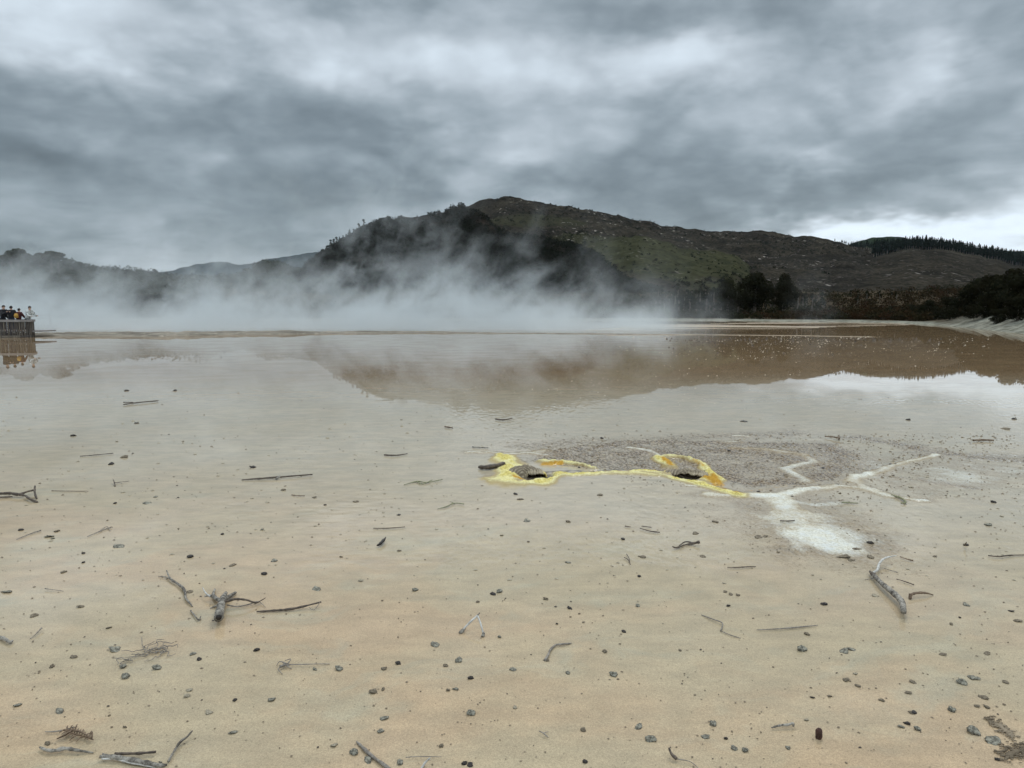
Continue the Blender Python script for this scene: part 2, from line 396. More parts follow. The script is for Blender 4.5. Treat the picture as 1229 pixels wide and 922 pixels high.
    scol = t.mix(t.map(t.noise(pos, 9, 3), .45, .65, 0, .55), scol, (.76, .71, .40))
    scol = t.mix(t.map(aS, .35, .8, .85, 0), scol, (.66, .62, .36))
    sf = t.map(t.math('ADD', aS, t.math('MULTIPLY', t.math('SUBTRACT', nw, .5), .55)), .26, .62)
    col = t.mix(sf, col, scol)
    ocol = t.mix(t.noise(pos, 30, 3), (.28, .125, .015), (.58, .36, .07))
    col = t.mix(t.map(t.math('ADD', bO, t.math('MULTIPLY', t.math('SUBTRACT', t.noise(pos, 14, 4, .7), .5), 1.2)), .25, .8), col, ocol)
    hcol = t.mix(t.noise(pos, 25, 4, .7), (.05, .042, .034), (.20, .16, .11))
    col = t.mix(t.map(bH, .25, .7), col, hcol)
    fcol = t.mix(t.noise(t.scale(pos, (.2, 1, 1)), 1.2, 4), (.42, .35, .28), (.62, .55, .44))
    col = t.mix(t.math('MULTIPLY', bD, t.map(py, 30, 36)), col, fcol)
    dif = t.new('ShaderNodeBsdfDiffuse'); t.set(dif, 0, col)
    bm = t.new('ShaderNodeBump'); bm.inputs['Distance'].default_value = .004; bm.inputs['Strength'].default_value = .55
    t.set(bm, 'Height', t.math('ADD', t.math('MULTIPLY', gr1, .6), t.math('MULTIPLY', t.noise(pos, 40, 3, .7), t.math('ADD', .3, t.math('MULTIPLY', t.math('ADD', aW, aS), 4.0)))))
    t.set(dif, 'Normal', bm.outputs[0])
    # water film on top
    gl = t.new('ShaderNodeBsdfGlossy'); gl.inputs['Roughness'].default_value = .012
    gl.inputs['Color'].default_value = (.97, .97, .97, 1)
    wb = t.new('ShaderNodeBump'); wb.inputs['Distance'].default_value = .0005; wb.inputs['Strength'].default_value = .5
    t.set(wb, 'Height', t.noise(t.scale(pos, (.6, 1.5, 1)), 1.6, 3, .5)); t.set(gl, 'Normal', wb.outputs[0])
    fr = t.new('ShaderNodeFresnel'); fr.inputs['IOR'].default_value = 1.33
    fac = t.math('MULTIPLY', fr.outputs[0], t.math('SUBTRACT', 1.0, t.math('MULTIPLY', bD, .97)))
    # patches where the film is broken by damp mud: less mirror
    fac = t.math('MULTIPLY', fac, t.map(t.noise(warp, 1.1, 4), .35, .6, .88, 1))
    mx = t.new('ShaderNodeMixShader'); t.set(mx, 0, fac); t.l.new(dif.outputs[0], mx.inputs[1]); t.l.new(gl.outputs[0], mx.inputs[2])
    t.l.new(mx.outputs[0], out.inputs[0])
    o = link('mud_pool', me, m); tag(o, 'beige and peach mud flat under a thin film of water', None, None, 'structure')
build_mud()

# ------------------------------------------------------------------ far shore terrain and ground
_US = np.array([-1.7, -.5, -.1, .2, .45, .53, .60, .66, .72, .85, 1.3, 1.7])
_YS = np.array([112, 112, 112, 112, 100, 90, 74, 60, 49, 42, 36, 34.])
def shore_y(u): return np.interp(u, _US, _YS)
def terrain_h(x, y):
    u = x/np.maximum(y, 1); s = y-shore_y(u)
    rt = sstep(.53, .66, u)
    h = -.35 + .55*sstep(-3, 3.5, s)*(1-rt) + rt*(.35+.00*s)*sstep(-4, 1, s) + rt*1.5*sstep(0, 17, s)
    h = h + 6.2*sstep(8, 135, s)*(1-.3*rt)
    lf = sstep(-.05, -.5, u)
    h = h + lf*3.5*sstep(6, 60, s)
    n = fbm(x*.05, y*.05, 77, 4)
    h = h + n*np.clip(s*.02, 0, 1.2) + .12*fbm(x*.6, y*.5, 78, 4)*sstep(-2, 3, s)
    return h
def build_shore():
    ys = np.concatenate([np.linspace(30, 130, 170), np.geomspace(131, 9000, 110)]); u = np.linspace(-1.8, 1.8, 520)
    Y, U = np.meshgrid(ys, u, indexing='ij'); X = U*Y
    Z = terrain_h(X, Y)
    Z = np.where(Y > 420, Z*0+6.5, Z)
    s = Y-shore_y(U); n = fbm(X*.25, Y*.25, 61, 4)
    pale = np.clip(1-sstep(2.5, 7, s+3*n)*(1-sstep(.56, .63, U))-sstep(9, 16, s+5*n)*sstep(.56, .63, U), 0, 1)
    A = np.stack([pale.ravel(), sstep(-.3, .3, n).ravel(), np.zeros(pale.size)], 1)
    me = mesh_np('far_shore', np.stack([X.ravel(), Y.ravel(), Z.ravel()], 1), grid_faces(*X.shape), {'A': A}, True)
    m, t, out = newmat('shore_soil'); a = t.attr('A'); r_, g_, _ = t.sep(a.outputs['Color'], True)[:3]
    pos = t.new('ShaderNodeNewGeometry').outputs['Position']
    n1 = t.noise(pos, 1.5, 5, .7)
    soil = t.mix(t.map(n1, .35, .65), (.030, .026, .018), (.075, .055, .035))
    sint = t.mix(t.map(t.noise(t.scale(pos, (.5, 1, 3)), 1.3, 5, .7), .35, .65), (.11, .11, .085), (.28, .27, .22))
    col = t.mix(r_, soil, sint)
    d = t.new('ShaderNodeBsdfDiffuse'); t.set(d, 0, col)
    bm = t.new('ShaderNodeBump'); bm.inputs['Distance'].default_value = .15; t.set(bm, 'Height', n1); t.set(d, 'Normal', bm.outputs[0])
    t.l.new(d.outputs[0], out.inputs[0])
    tag(link('far_shore', me, m), 'pale sinter shoreline rising to dark heath soil', None, None, 'structure')
    # one sheet to the horizon beneath everything
    q = 12000
    me = mesh_np('ground', [(-q, -q, -.6), (q, -q, -.6), (q, q, -.6), (-q, q, -.6)], [(0, 1, 2, 3)])
    tag(link('ground', me, simple('ground_soil', (.30, .27, .2), (.4, .36, .28), .02, .9)), 'flat ground reaching the horizon', None, None, 'structure')
build_shore()

def build_ledge():
    # low rim of sinter that dams the hot pool
    pts = [(-90, 405), (0, 404.5), (45, 403), (100, 403), (200, 403), (300, 401), (400, 400), (480, 399.3), (560, 400), (640, 400.5), (700, 401), (770, 401.5), (830, 402), (860, 402.5)]
    P = np.array(G(*pts))[:, :2]; L = np.concatenate([[0], np.cumsum(np.hypot(*np.diff(P, axis=0).T))]); s = np.arange(0, L[-1], .12)
    cx = np.interp(s, L, P[:, 0]); cy = np.interp(s, L, P[:, 1]) + .5*fbm(s*.25, s*0, 88, 4)
    px_ = np.interp(s, L, [p[0] for p in pts])
    hh = np.interp(px_, [-90, 40, 60, 200, 330, 380, 420, 480, 560, 620, 860], [.26, .22, .24, .27, .24, .14, .12, .16, .10, .06, .04])
    hh = hh*(1+.35*fbm(s*.5, s*0+3, 89, 4))
    prof = np.array([(-1.6, -.15), (-1.1, .03), (-.7, .12), (-.35, .55), (-.1, .85), (.25, 1), (.9, .85), (1.7, .2), (2.4, -.3)])
    V = []
    for k, (dy, f) in enumerate(prof):
        w = 1.0+.4*fbm(s*.7, s*0+k*.3, 90, 3)
        V.append(np.stack([cx, cy+dy*w, hh*f*(1+.3*fbm(s*1.5, s*0+k, 91, 3))-.01], 1))
    V = np.array(V); nr, nc = V.shape[:2]
    me = mesh_np('sinter_rim', V.reshape(-1, 3), grid_faces(nr, nc), None, True)
    m = simple('sinter_rim', (.11, .095, .072), (.24, .21, .165), 1.6, .9, .05, 4, stretch=(.25, 1, 4), c3=(.38, .34, .27))
    tag(link('sinter_terrace', me, m), 'low brown sinter rim along the edge of the steaming pool', None, None, 'structure')
build_ledge()

# ------------------------------------------------------------------ hills
def hill(name, pts, R0, R1, zb, mat_, amp=.08, gul=1.0, back=1.7, power=1.25, seed=0, nc=420, nr=110, ext=None, rough_top=1.0, shape=None):
    U = np.array([uv_(*p)[0] for p in pts]); T = np.array([uv_(*p)[1] for p in pts])
    H = 2+R1*T
    u = np.linspace(U[0], U[-1], nc); Hr = np.interp(u, U, H)
    k = np.ones(5)/5; Hr = np.convolve(np.pad(Hr, 2, mode='edge'), k, 'valid')
    Hr = Hr + rough_top*(R1/900)*2.0*fbm(u*90, u*0, seed+5, 4)
    Hr = np.maximum(Hr, zb-3)
    t = np.concatenate([np.linspace(0, 1, nr), np.linspace(1, back, 30)[1:]])
    TT, UU = np.meshgrid(t, u, indexing='ij'); D = R0+(R1-R0)*TT
    X = UU*D; Y = D
    s = np.where(TT <= 1, np.clip(TT, 0, 1)**power, 1-((TT-1)/(back-1))**1.6*1.05)
    if shape: s = np.where(TT <= 1, np.interp(np.clip(TT, 0, 1), [a for a, b in shape], [b for a, b in shape]), s)
    HH = np.broadcast_to(Hr, TT.shape)
    Z = zb-2+(HH-zb+2)*s
    sc = (R1-R0)/6
    wob = fbm(X/sc*1.2, Y/sc*.5, seed, 5)
    g = np.abs(fbm(X/sc*1.7+.3*wob, Y/sc*.55, seed+20, 4))
    bumpv = np.sin(np.clip(TT, 0, 1)*math.pi)
    Z = Z + (HH-zb)*amp*bumpv*(wob*1.2 - gul*g*1.6) + amp*8*fbm(X/18, Y/18, seed+40, 4)*np.clip(TT*3, 0, 1)
    me = mesh_np(name, np.stack([X.ravel(), Y.ravel(), Z.ravel()], 1), grid_faces(*X.shape), None, True)
    o = link(name, me, mat_); o['kind'] = 'structure'
    def at(uq, tq):
        # bilinear lookup
        iu = np.clip((uq-u[0])/(u[-1]-u[0])*(nc-1), 0, nc-1.001); it = np.clip(np.interp(tq, t, np.arange(len(t))), 0, len(t)-1.001)
        i0 = iu.astype(int); j0 = it.astype(int); fu = iu-i0; ft = it-j0
        z = (Z[j0, i0]*(1-fu)+Z[j0, i0+1]*fu)*(1-ft)+(Z[j0+1, i0]*(1-fu)+Z[j0+1, i0+1]*fu)*ft
        d = R0+(R1-R0)*tq
        return np.stack([uq*d, d, z], -1)
    return o, at
def hillmat(name, c1, c2, c3, green=None, logs=0.0, sc=1.0, gmask=None):
    m, t, out = newmat(name); pos = t.new('ShaderNodeNewGeometry').outputs['Position']
    n1 = t.noise(pos, .012*sc, 6, .6); n2 = t.noise(t.scale(pos, (1, .5, 1)), .09*sc, 5, .7); n3 = t.noise(pos, .35*sc, 3, .7)
    col = t.mix(t.map(n1, .38, .62), c1, c2); col = t.mix(t.map(n2, .5, .68), col, c3)
    col = t.mix(1.0, col, t.mix(t.map(n3, .3, .7), (.25, .25, .25), (.95, .93, .90)), 'MULTIPLY')
    n4 = t.noise(t.scale(pos, (1, .35, 2.2)), .045, 5, .7); col = t.mix(1.0, col, t.mix(t.map(n4, .35, .65), (.62, .62, .63), (1.32, 1.3, 1.25)), 'MULTIPLY')
    if green:
        for (cx, cy, cz, rx, ry, rz, amt) in gmask:
            q = t.vmath('MULTIPLY', t.vmath('SUBTRACT', pos, (cx, cy, cz)), (1/rx, 1/ry, 1/rz))
            l = t.vmath('LENGTH', q); l = t.math('ADD', l, t.math('MULTIPLY', t.math('SUBTRACT', t.noise(pos, .03, 5, .65), .5), 1.3))
            gm = t.math('MULTIPLY', t.map(l, .75, 1.05, 1, 0), amt)
            gc = t.mix(t.map(n2, .35, .65), green[0], green[1])
            gc = t.mix(t.map(t.noise(pos, .16, 3, .7), .58, .66), gc, green[2])
            col = t.mix(gm, col, gc)
    if logs:
        for sx, sy, sc2, th in ((1, .3, .16, .60), (.4, 1, .22, .62), (1, .5, .45, .7)):
            vo = t.new('ShaderNodeTexVoronoi'); t.set(vo, 'Vector', t.scale(pos, (sx, sy, 1))); vo.inputs['Scale'].default_value = sc2
            f = t.math('MULTIPLY', t.map(vo.outputs['Distance'], .12, .26, 1, 0), t.map(t.sep(vo.outputs['Color'], True)[0], th, th+.02))
            f = t.math('MULTIPLY', f, t.map(t.noise(pos, .02, 3), .45, .6))
            col = t.mix(t.math('MULTIPLY', f, logs), col, (.30, .27, .24))
    d = t.new('ShaderNodeBsdfDiffuse'); t.set(d, 0, col)
    bm = t.new('ShaderNodeBump'); bm.inputs['Distance'].default_value = 2.5; t.set(bm, 'Height', t.math('ADD', n2, t.math('MULTIPLY', n3, .5)))
    t.set(d, 'Normal', bm.outputs[0]); t.l.new(d.outputs[0], out.inputs[0]); return m
def wc(px, py, Y): return fp(px, py, Y)
def ell(px, py, Y, rpx, rpy, amt=1.0):
    c = fp(px, py, Y); k = Y/FPX; return (c[0], c[1], c[2], rpx*k, 1e4, rpy*k, amt)

GR = ((.025, .027, .014), (.046, .046, .024), (.014, .015, .009))
mB = hillmat('cleared_slope', (.036, .032, .025), (.050, .044, .033), (.023, .021, .016), GR, .8,
             gmask=[ell(630, 272, 900, 75, 11, .55), ell(700, 300, 800, 60, 14, .7)])
back_hill, at_back = hill('cleared_hill', [(430, 345), (480, 290), (530, 258), (560, 247), (575, 241), (590, 238), (606, 236.5), (625, 238), (650, 243), (668, 247), (685, 249), (700, 251), (716, 253), (730, 256), (745, 259), (760, 263),
    (775, 266), (790, 270), (803, 273), (815, 273), (832, 275), (850, 277.5), (880, 278), (900, 278), (925, 277), (940, 280), (952, 283), (965, 282.5), (985, 285), (1000, 289), (1020, 295), (1060, 300), (1120, 312), (1200, 325), (1300, 345)],
    420, 1000, 8, mB, amp=.11, seed=3, power=1.15, nc=520, nr=150)
mG = hillmat('grassy_spur', (.045, .038, .030), (.058, .048, .038), (.032, .028, .022), GR, .3,
             gmask=[ell(765, 315, 640, 95, 42, 1.0), ell(860, 325, 640, 60, 30, .95)])
spur, at_spur = hill('grassy_spur', [(640, 345), (670, 318), (700, 297), (720, 289), (745, 285), (765, 284), (785, 286), (800, 291), (820, 298), (840, 300), (862, 301), (880, 306), (895, 315), (910, 328), (925, 340), (940, 352)],
    330, 640, 7, mG, amp=.09, seed=11, power=1.1, nc=260, nr=100)
mM = hillmat('brown_spur', (.035, .032, .026), (.047, .042, .034), (.025, .023, .018), None, .7)
mid_spur, at_mid = hill('brown_spur', [(830, 352), (860, 330), (890, 315), (920, 310), (960, 305), (1000, 306), (1030, 307), (1045, 308), (1062, 314), (1080, 326), (1100, 345)],
    400, 760, 7, mM, amp=.10, seed=17, power=1.1, nc=260, nr=90)
right_spur, at_right = hill('rounded_spur', [(960, 352), (1000, 335), (1030, 320), (1050, 310), (1065, 304), (1080, 301), (1100, 299), (1120, 299), (1140, 301), (1165, 305), (1190, 311), (1229, 320), (1290, 330), (1400, 345)],
    380, 820, 7, hillmat('felled_spur', (.040, .036, .028), (.053, .047, .037), (.029, .026, .020), None, .5), amp=.05, gul=.5, seed=23, power=1.0, nc=300, nr=90)
mD = hillmat('bush_slope', (.016, .014, .010), (.028, .023, .018), (.014, .013, .008), GR, 0, gmask=[ell(600, 262, 560, 90, 12, .0)])
front_hill, at_front = hill('bush_hill', [(330, 350), (365, 325), (385, 306), (400, 298), (415, 288), (430, 278), (450, 268), (462, 263), (480, 262), (500, 261), (520, 258), (533, 254), (540, 250), (550, 248), (565, 251), (578, 258),
    (590, 267), (600, 277), (625, 283), (650, 287), (680, 292), (700, 299), (720, 312), (745, 326), (775, 342), (800, 352)],
    230, 560, 8, mD, amp=.13, gul=1.1, seed=29, power=.95, nc=360, nr=120, rough_top=1.4)
mF = hillmat('far_green', (.018, .032, .016), (.028, .042, .020), (.015, .024, .013), None, 0)
hill('green_hill', [(960, 320), (1000, 300), (1025, 291), (1045, 286), (1060, 284), (1075, 284), (1090, 287), (1110, 293), (1140, 300), (1180, 303), (1210, 301), (1240, 300), (1300, 302), (1400, 310)], 1050, 1900, 8, mF, amp=.04, seed=37, nc=220, nr=50)
mZ = hillmat('distant_range', (.045, .065, .075), (.055, .075, .082), (.04, .06, .07), None, 0, sc=.3)  # blue of distant haze is painted into the base colour
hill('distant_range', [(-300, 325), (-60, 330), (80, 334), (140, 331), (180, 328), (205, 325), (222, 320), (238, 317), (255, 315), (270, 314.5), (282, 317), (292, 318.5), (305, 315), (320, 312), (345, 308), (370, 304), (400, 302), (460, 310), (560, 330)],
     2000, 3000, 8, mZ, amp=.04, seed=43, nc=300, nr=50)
mL = hillmat('wooded_knoll', (.04, .042, .03), (.055, .055, .04), (.035, .035, .026), None, 0)
knoll, at_knoll = hill('wooded_knoll', [(120, 345), (180, 338), (215, 337), (250, 337), (285, 333), (305, 321), (320, 316), (335, 318), (355, 326), (380, 329), (420, 340), (450, 352)], 260, 480, 8, mL, amp=.08, seed=51, nc=200, nr=60)
west, at_west = hill('wooded_rise', [(-420, 330), (-250, 320), (-120, 318), (0, 320), (50, 320), (90, 324), (130, 330), (180, 336), (230, 345)], 130, 260, 6, mL, amp=.06, seed=57, nc=220, nr=60)

# ------------------------------------------------------------------ foliage builders
def leaf_cloud(centers, radii, n, size, rng, flat=.75, shell=.55, tri=False, vsquash=1.0):
    """n small leaf-sized faces spread through a set of clump ellipsoids"""
    centers = np.asarray(centers, float); radii = np.asarray(radii, float)
    p = radii**2/np.sum(radii**2); idx = rng.choice(len(centers), n, p=p)
    d = rng.normal(size=(n, 3)); d /= np.linalg.norm(d, axis=1)[:, None]
    rr = (shell+(1-shell)*rng.random(n))[:, None]
    c = centers[idx]+d*rr*radii[idx][:, None]*np.array([1, 1, vsquash])
    a = rng.normal(size=(n, 3)); a /= np.linalg.norm(a, axis=1)[:, None]
    nrm = d*flat+a*(1-flat)*1.6; nrm /= np.linalg.norm(nrm, axis=1)[:, None]
    t1 = np.cross(nrm, rng.normal(size=(n, 3))); t1 /= np.linalg.norm(t1, axis=1)[:, None]; t2 = np.cross(nrm, t1)
    s = size*(.55+.9*rng.random(n))[:, None]
    k = 3 if tri else 4
    if tri: V = np.stack([c+t1*s, c-t1*s*.5+t2*s*.6, c-t1*s*.5-t2*s*.6], 1)
    else: V = np.stack([c+t1*s, c+t2*s*.55, c-t1*s*.8, c-t2*s*.55], 1)
    return V.reshape(-1, 3), np.arange(n*k).reshape(n, k)
def crown_mesh(name, rng, h, w, n, size, base=.3, nclump=12, squash=.8):
    cs = []; rs = []
    for i in range(nclump):
        a = rng.random()*6.283; q = math.sqrt(rng.random()); zz = rng.random()
        prof = math.sin(min(1, .25+zz*.85)*math.pi)**.6
        cs.append((math.cos(a)*q*w*.36*prof, math.sin(a)*q*w*.36*prof, h*(base+(1-base)*(.12+.76*zz))))
        rs.append(w*(.13+.12*rng.random()))
    V, F = leaf_cloud(cs, rs, n, size, rng, vsquash=squash)
    return mesh_np(name, V, F), cs
def trunk_mesh(name, rng, h, r, cs, nl=5):
    mb = MB(); bend = (rng.random(2)-.5)*.12*h
    mb.tube([(0, 0, -.5), (bend[0]*.3, bend[1]*.3, h*.3), (bend[0]*.7, bend[1]*.7, h*.55), (bend[0], bend[1], h*.8)], [r*1.3, r, r*.7, r*.25], 6, rough=.1, sub=2)
    for c in cs[:nl]:
        z0 = min(h*.6, c[2]*.65); f = z0/h
        mb.tube([(bend[0]*f, bend[1]*f, z0), (c[0]*.5, c[1]*.5, (z0+c[2])*.5), c], [r*.45, r*.3, r*.1], 4, rough=.1, sub=2)
    me = bpy.data.meshes.new(name); me.from_pydata(mb.v, [], mb.f); me.update(); return me
rng = np.random.default_rng(101)
def tree_proto(h, w, n, size, base=.3, nclump=12, r=None, nl=5, squash=.8):
    cm, cs = crown_mesh('crown', rng, h, w, n, size, base, nclump, squash)
    return cm, trunk_mesh('trunk', rng, h, r or h*.03, cs, nl), h
def put_tree(name, proto, loc, height, leaf, bark, label, cat, group=None, rz=None, wide=1.0):
    cm, tm, h = proto; o = empty(name, loc, rng.random()*6.28 if rz is None else rz)
    s = height/h; o.scale = (s*wide, s*wide, s)
    if not cm.materials: cm.materials.append(leaf)
    if not tm.materials: tm.materials.append(bark)
    a = bpy.data.objects.new('crown', cm); C.objects.link(a); a.parent = o; a.material_slots[0].link = 'OBJECT'; a.material_slots[0].material = leaf
    b = bpy.data.objects.new('trunk', tm); C.objects.link(b); b.parent = o; b.material_slots[0].link = 'OBJECT'; b.material_slots[0].material = bark
    return tag(o, label, cat, group)
def ground_at(px, Y):
    u = uv_(px, 380)[0]; x = u*Y
    return x, Y, float(terrain_h(np.array([x]), np.array([float(Y)]))[0])
def h_from_px(px, py, Y, z0): return fp(px, py, Y)[2]-z0

big = [tree_proto(8, 7.5, 5200, .20, .16, 22) for _ in range(3)]
bush = [tree_proto(4, 4.4, 2600, .15, .04, 14, nl=4) for _ in range(4)]
umb = [tree_proto(10, 8, 2600, .26, .55, 11, nl=8, squash=.45) for _ in range(3)]
slim = [tree_proto(5, 2.4, 900, .14, .08, 9, nl=3) for _ in range(3)]

# two big trees of the far bank
for px, py, Y, w, lab in [(905, 323, 128, 1.0, 'tall round dark tree above the far heath, bigger of a close pair'),
                          (940, 328, 131, .85, 'round dark tree close beside the tallest round tree, smaller of the pair')]:
    x, y, z = ground_at(px, Y); put_tree('round_tree', big[0 if px < 920 else 1], (x, y, z-.1), h_from_px(px, py, Y, z), M['leaf_dark'], M['bark'], lab, 'tree', None, wide=w)
x, y, z = ground_at(873, 132); put_tree('round_tree', big[2], (x, y, z-.1), h_from_px(873, 334, 132, z), M['leaf_olive'], M['bark'], 'loose olive tree on the far bank, low beside the tallest round tree', 'tree', wide=.8)
# the dense bushes of the near bank on the east side
eb = [(1215, 320, 74), (1192, 324, 78), (1175, 331, 82), (1229, 322, 68), (1156, 345, 88), (1138, 352, 92), (1205, 345, 70), (1180, 352, 76), (1115, 358, 98), (1222, 350, 64), (1160, 362, 84), (1250, 318, 66), (1280, 314, 62), (1098, 366, 104), (1142, 370, 88), (1198, 366, 68), (1122, 372, 96), (1320, 318, 60)]
ords = ['tallest', 'second tallest', 'third tallest', 'fourth tallest', 'fifth tallest', 'sixth tallest', 'seventh tallest', 'eighth tallest', 'ninth tallest', 'tenth tallest', 'eleventh tallest', 'twelfth tallest', 'thirteenth tallest', 'fourteenth tallest', 'fifteenth tallest', 'sixteenth tallest', 'seventeenth tallest', 'lowest']
ebz = sorted(range(len(eb)), key=lambda i: eb[i][1])
for i, (px, py, Y) in enumerate(eb):
    x, y, z = ground_at(px, Y)
    put_tree('bank_bush', bush[i % 4], (x, y, z-.2), max(1.2, h_from_px(px, py, Y, z)), M['leaf_dark'], M['bark'],
             f'dense dark bush above the pale bank, {ords[ebz.index(i)]} of that thicket', 'bush', 'dark bushes above the pale bank', wide=1.15)
# small trees poking from the heath along the far bank
lab_i = 0
row = []
for px in list(range(742, 880, 9))+list(range(958, 1130, 12)):
    px2 = px+rng.uniform(-4, 4)
    py = np.interp(px, [740, 780, 830, 870, 960, 1020, 1130], [362, 348, 346, 344, 350, 348, 351])+rng.uniform(-4, 4)
    row.append((px2, py, rng.uniform(150, 200)))
for px in np.arange(786, 990, 5.5):
    row.append((px+rng.uniform(-2, 2), np.interp(px, [786, 830, 880, 895, 950, 990], [349, 342, 338, 344, 340, 352])+rng.uniform(-1, 8), rng.uniform(132, 160)))
for i, (px, py, Y) in enumerate(row):
    x, y, z = ground_at(px, Y); hh = max(1.6, h_from_px(px, py, Y, z))
    near = 'beyond the steam' if px < 800 else ('beside the round olive tree' if px < 880 else ('under the felled slope' if px < 1050 else 'near the dark thicket'))
    put_tree('heath_tree', slim[i % 3], (x, y, z-.1), hh, M['leaf_olive'] if i % 3 else M['leaf_dark'], M['bark'],
             f'small dark tree poking above the heath of the far bank, {near}', 'tree', 'small trees in the far heath', wide=rng.uniform(.8, 1.5))
# misty wood on the west side: flat crowned trees
wl = [(0, 305, 190), (18, 299, 178), (27, 298, 182), (40, 306, 196), (52, 302, 186), (66, 301, 176), (75, 303, 182), (88, 310, 190), (98, 314, 196), (112, 319, 188), (124, 322, 198), (140, 325, 204), (156, 328, 210),
      (10, 325, 160), (35, 328, 158), (60, 326, 160), (85, 332, 165), (108, 336, 170), (-22, 300, 180), (-50, 296, 176), (-80, 300, 184), (170, 331, 215), (188, 333, 220)]
for i, (px, py, Y) in enumerate(wl):
    x, y, z = ground_at(px, Y)
    z = max(z, float(at_west(np.array([x/Y]), np.array([(Y-130)/130.]))[0][2]))-.3
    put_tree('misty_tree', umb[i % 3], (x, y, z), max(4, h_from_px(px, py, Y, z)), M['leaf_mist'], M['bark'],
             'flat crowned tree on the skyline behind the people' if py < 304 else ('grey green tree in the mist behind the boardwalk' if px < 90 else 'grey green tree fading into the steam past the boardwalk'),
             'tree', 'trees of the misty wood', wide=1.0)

# pines of the plantation
def pine_mesh(rg, h=18., w=6.4, n=520):
    V = []; F = []
    tiers = 17
    for k in range(tiers):
        z = h*(.30+.66*k/(tiers-1)); r = w*.5*(1-k/tiers)**.75*(.8+.4*rg.random())
        m_ = max(5, int(n/tiers*(1-.5*k/tiers)))
        for j in range(m_):
            a = rg.random()*6.283; rr = r*(.5+.5*rg.random())
            c = np.array([math.cos(a), math.sin(a), 0.])
            s = np.array([-math.sin(a), math.cos(a), 0.])
            b0 = len(V); zt = z+rg.uniform(-.3, .3)
            V += [c*rr*.15+[0, 0, zt+.45], c*rr+s*rr*.28+[0, 0, zt-.35-rg.random()*.3], c*(rr+.25)+[0, 0, zt-.15], c*rr-s*rr*.28+[0, 0, zt-.35-rg.random()*.3]]
            F.append((b0, b0+1, b0+2, b0+3))
    b0 = len(V); V += [np.array([.12, 0, h*.9]), np.array([-.12, .1, h*.9]), np.array([0, 0, h])]; F.append((b0, b0+1, b0+2, b0+2)) if False else None
    return mesh_np('crown', np.array(V), np.array(F))
pines = []
for k in range(4):
    tm = MB().tube([(0, 0, -1), (0, 0, 9), (0, 0, 17.6)], [.28, .2, .04], 5, sub=1)
    me = bpy.data.meshes.new('trunk'); me.from_pydata(tm.v, [], tm.f); me.update()
    pines.append((pine_mesh(rng), me, 18.))
n_p = 0
def pines_row(px0, px1, step, tq, zq, tops, label, spread):
    global n_p
    for px in np.arange(px0, px1, step):
        px2 = px+rng.uniform(-step*.5, step*.5); uq = uv_(px2, 300)[0]
        tt = tq+rng.uniform(-.5, .5)*spread
        p = zq(np.array([uq]), np.array([tt]))[0]
        py = np.interp(px2, [a for a, b in tops], [b for a, b in tops]) + rng.uniform(-2, 2.6)
        hh = np.clip(fp(px2, py, p[1])[2]-p[2], 5, 24)
        put_tree('pine_tree', pines[n_p % 4], tuple(p), float(hh), M['leaf_pine'], M['bark_pale'], label, 'tree', 'pines along the ridge', wide=rng.uniform(.8, 1.2)); n_p += 1
tops = [(1000, 296), (1020, 291), (1040, 288), (1060, 286), (1080, 285), (1095, 283), (1110, 283), (1140, 286), (1165, 291), (1190, 295), (1229, 302), (1290, 308)]
pines_row(1050, 1260, 2.3, 1.03, at_right, tops, 'dark pine in the plantation row along the rounded spur', .05)
pines_row(1052, 1260, 2.3, 1.12, at_right, tops, 'dark pine in the plantation row along the rounded spur', .08)
pines_row(1002, 1066, 2.3, .95, at_back, [(1000, 293), (1020, 290), (1062, 286)], 'dark pine in the clump on the saddle before the green hill', .10)
# scattered conifers on the west end of the bush hill
for px in [386, 392, 397, 401, 404, 408, 412, 416, 420, 425, 431, 437, 612, 597, 468, 515, 522]:
    uq = uv_(px, 300)[0]
    if px in (597, 612): p = at_back(np.array([uq]), np.array([.985]))[0]; hh = 3
    else: p = at_front(np.array([uq]), np.array([.99]))[0]; hh = rng.uniform(4.5, 8.5) if px < 440 else 3.0
    put_tree('hill_tree', (slim if px % 3 else pines)[px % 3] if px < 440 else bush[px % 4], tuple(p-np.array([0, 0, .5])), hh, M['leaf_pine'], M['bark'],
             'small dark tree on the sloping skyline above the steam' if px < 440 else 'lone dark bush standing on the crest of the hill', 'tree', 'trees on the hill skyline', wide=1.5 if px < 440 else 1.2)

# ------------------------------------------------------------------ masses of bush (uncountable)
def mass(name, pts, rad, per, size, mat_, label, seed=0, squash=.8, tri=True):
    rg = np.random.default_rng(seed); pts = np.asarray(pts); n = len(pts)
    V, F = leaf_cloud(pts, rad, n*per, size, rg, flat=.6, shell=.45, tri=tri, vsquash=squash)
    o = link(name, mesh_np(name, V, F), mat_); tag(o, label, 'vegetation', None, 'stuff'); return o
rg = np.random.default_rng(5)
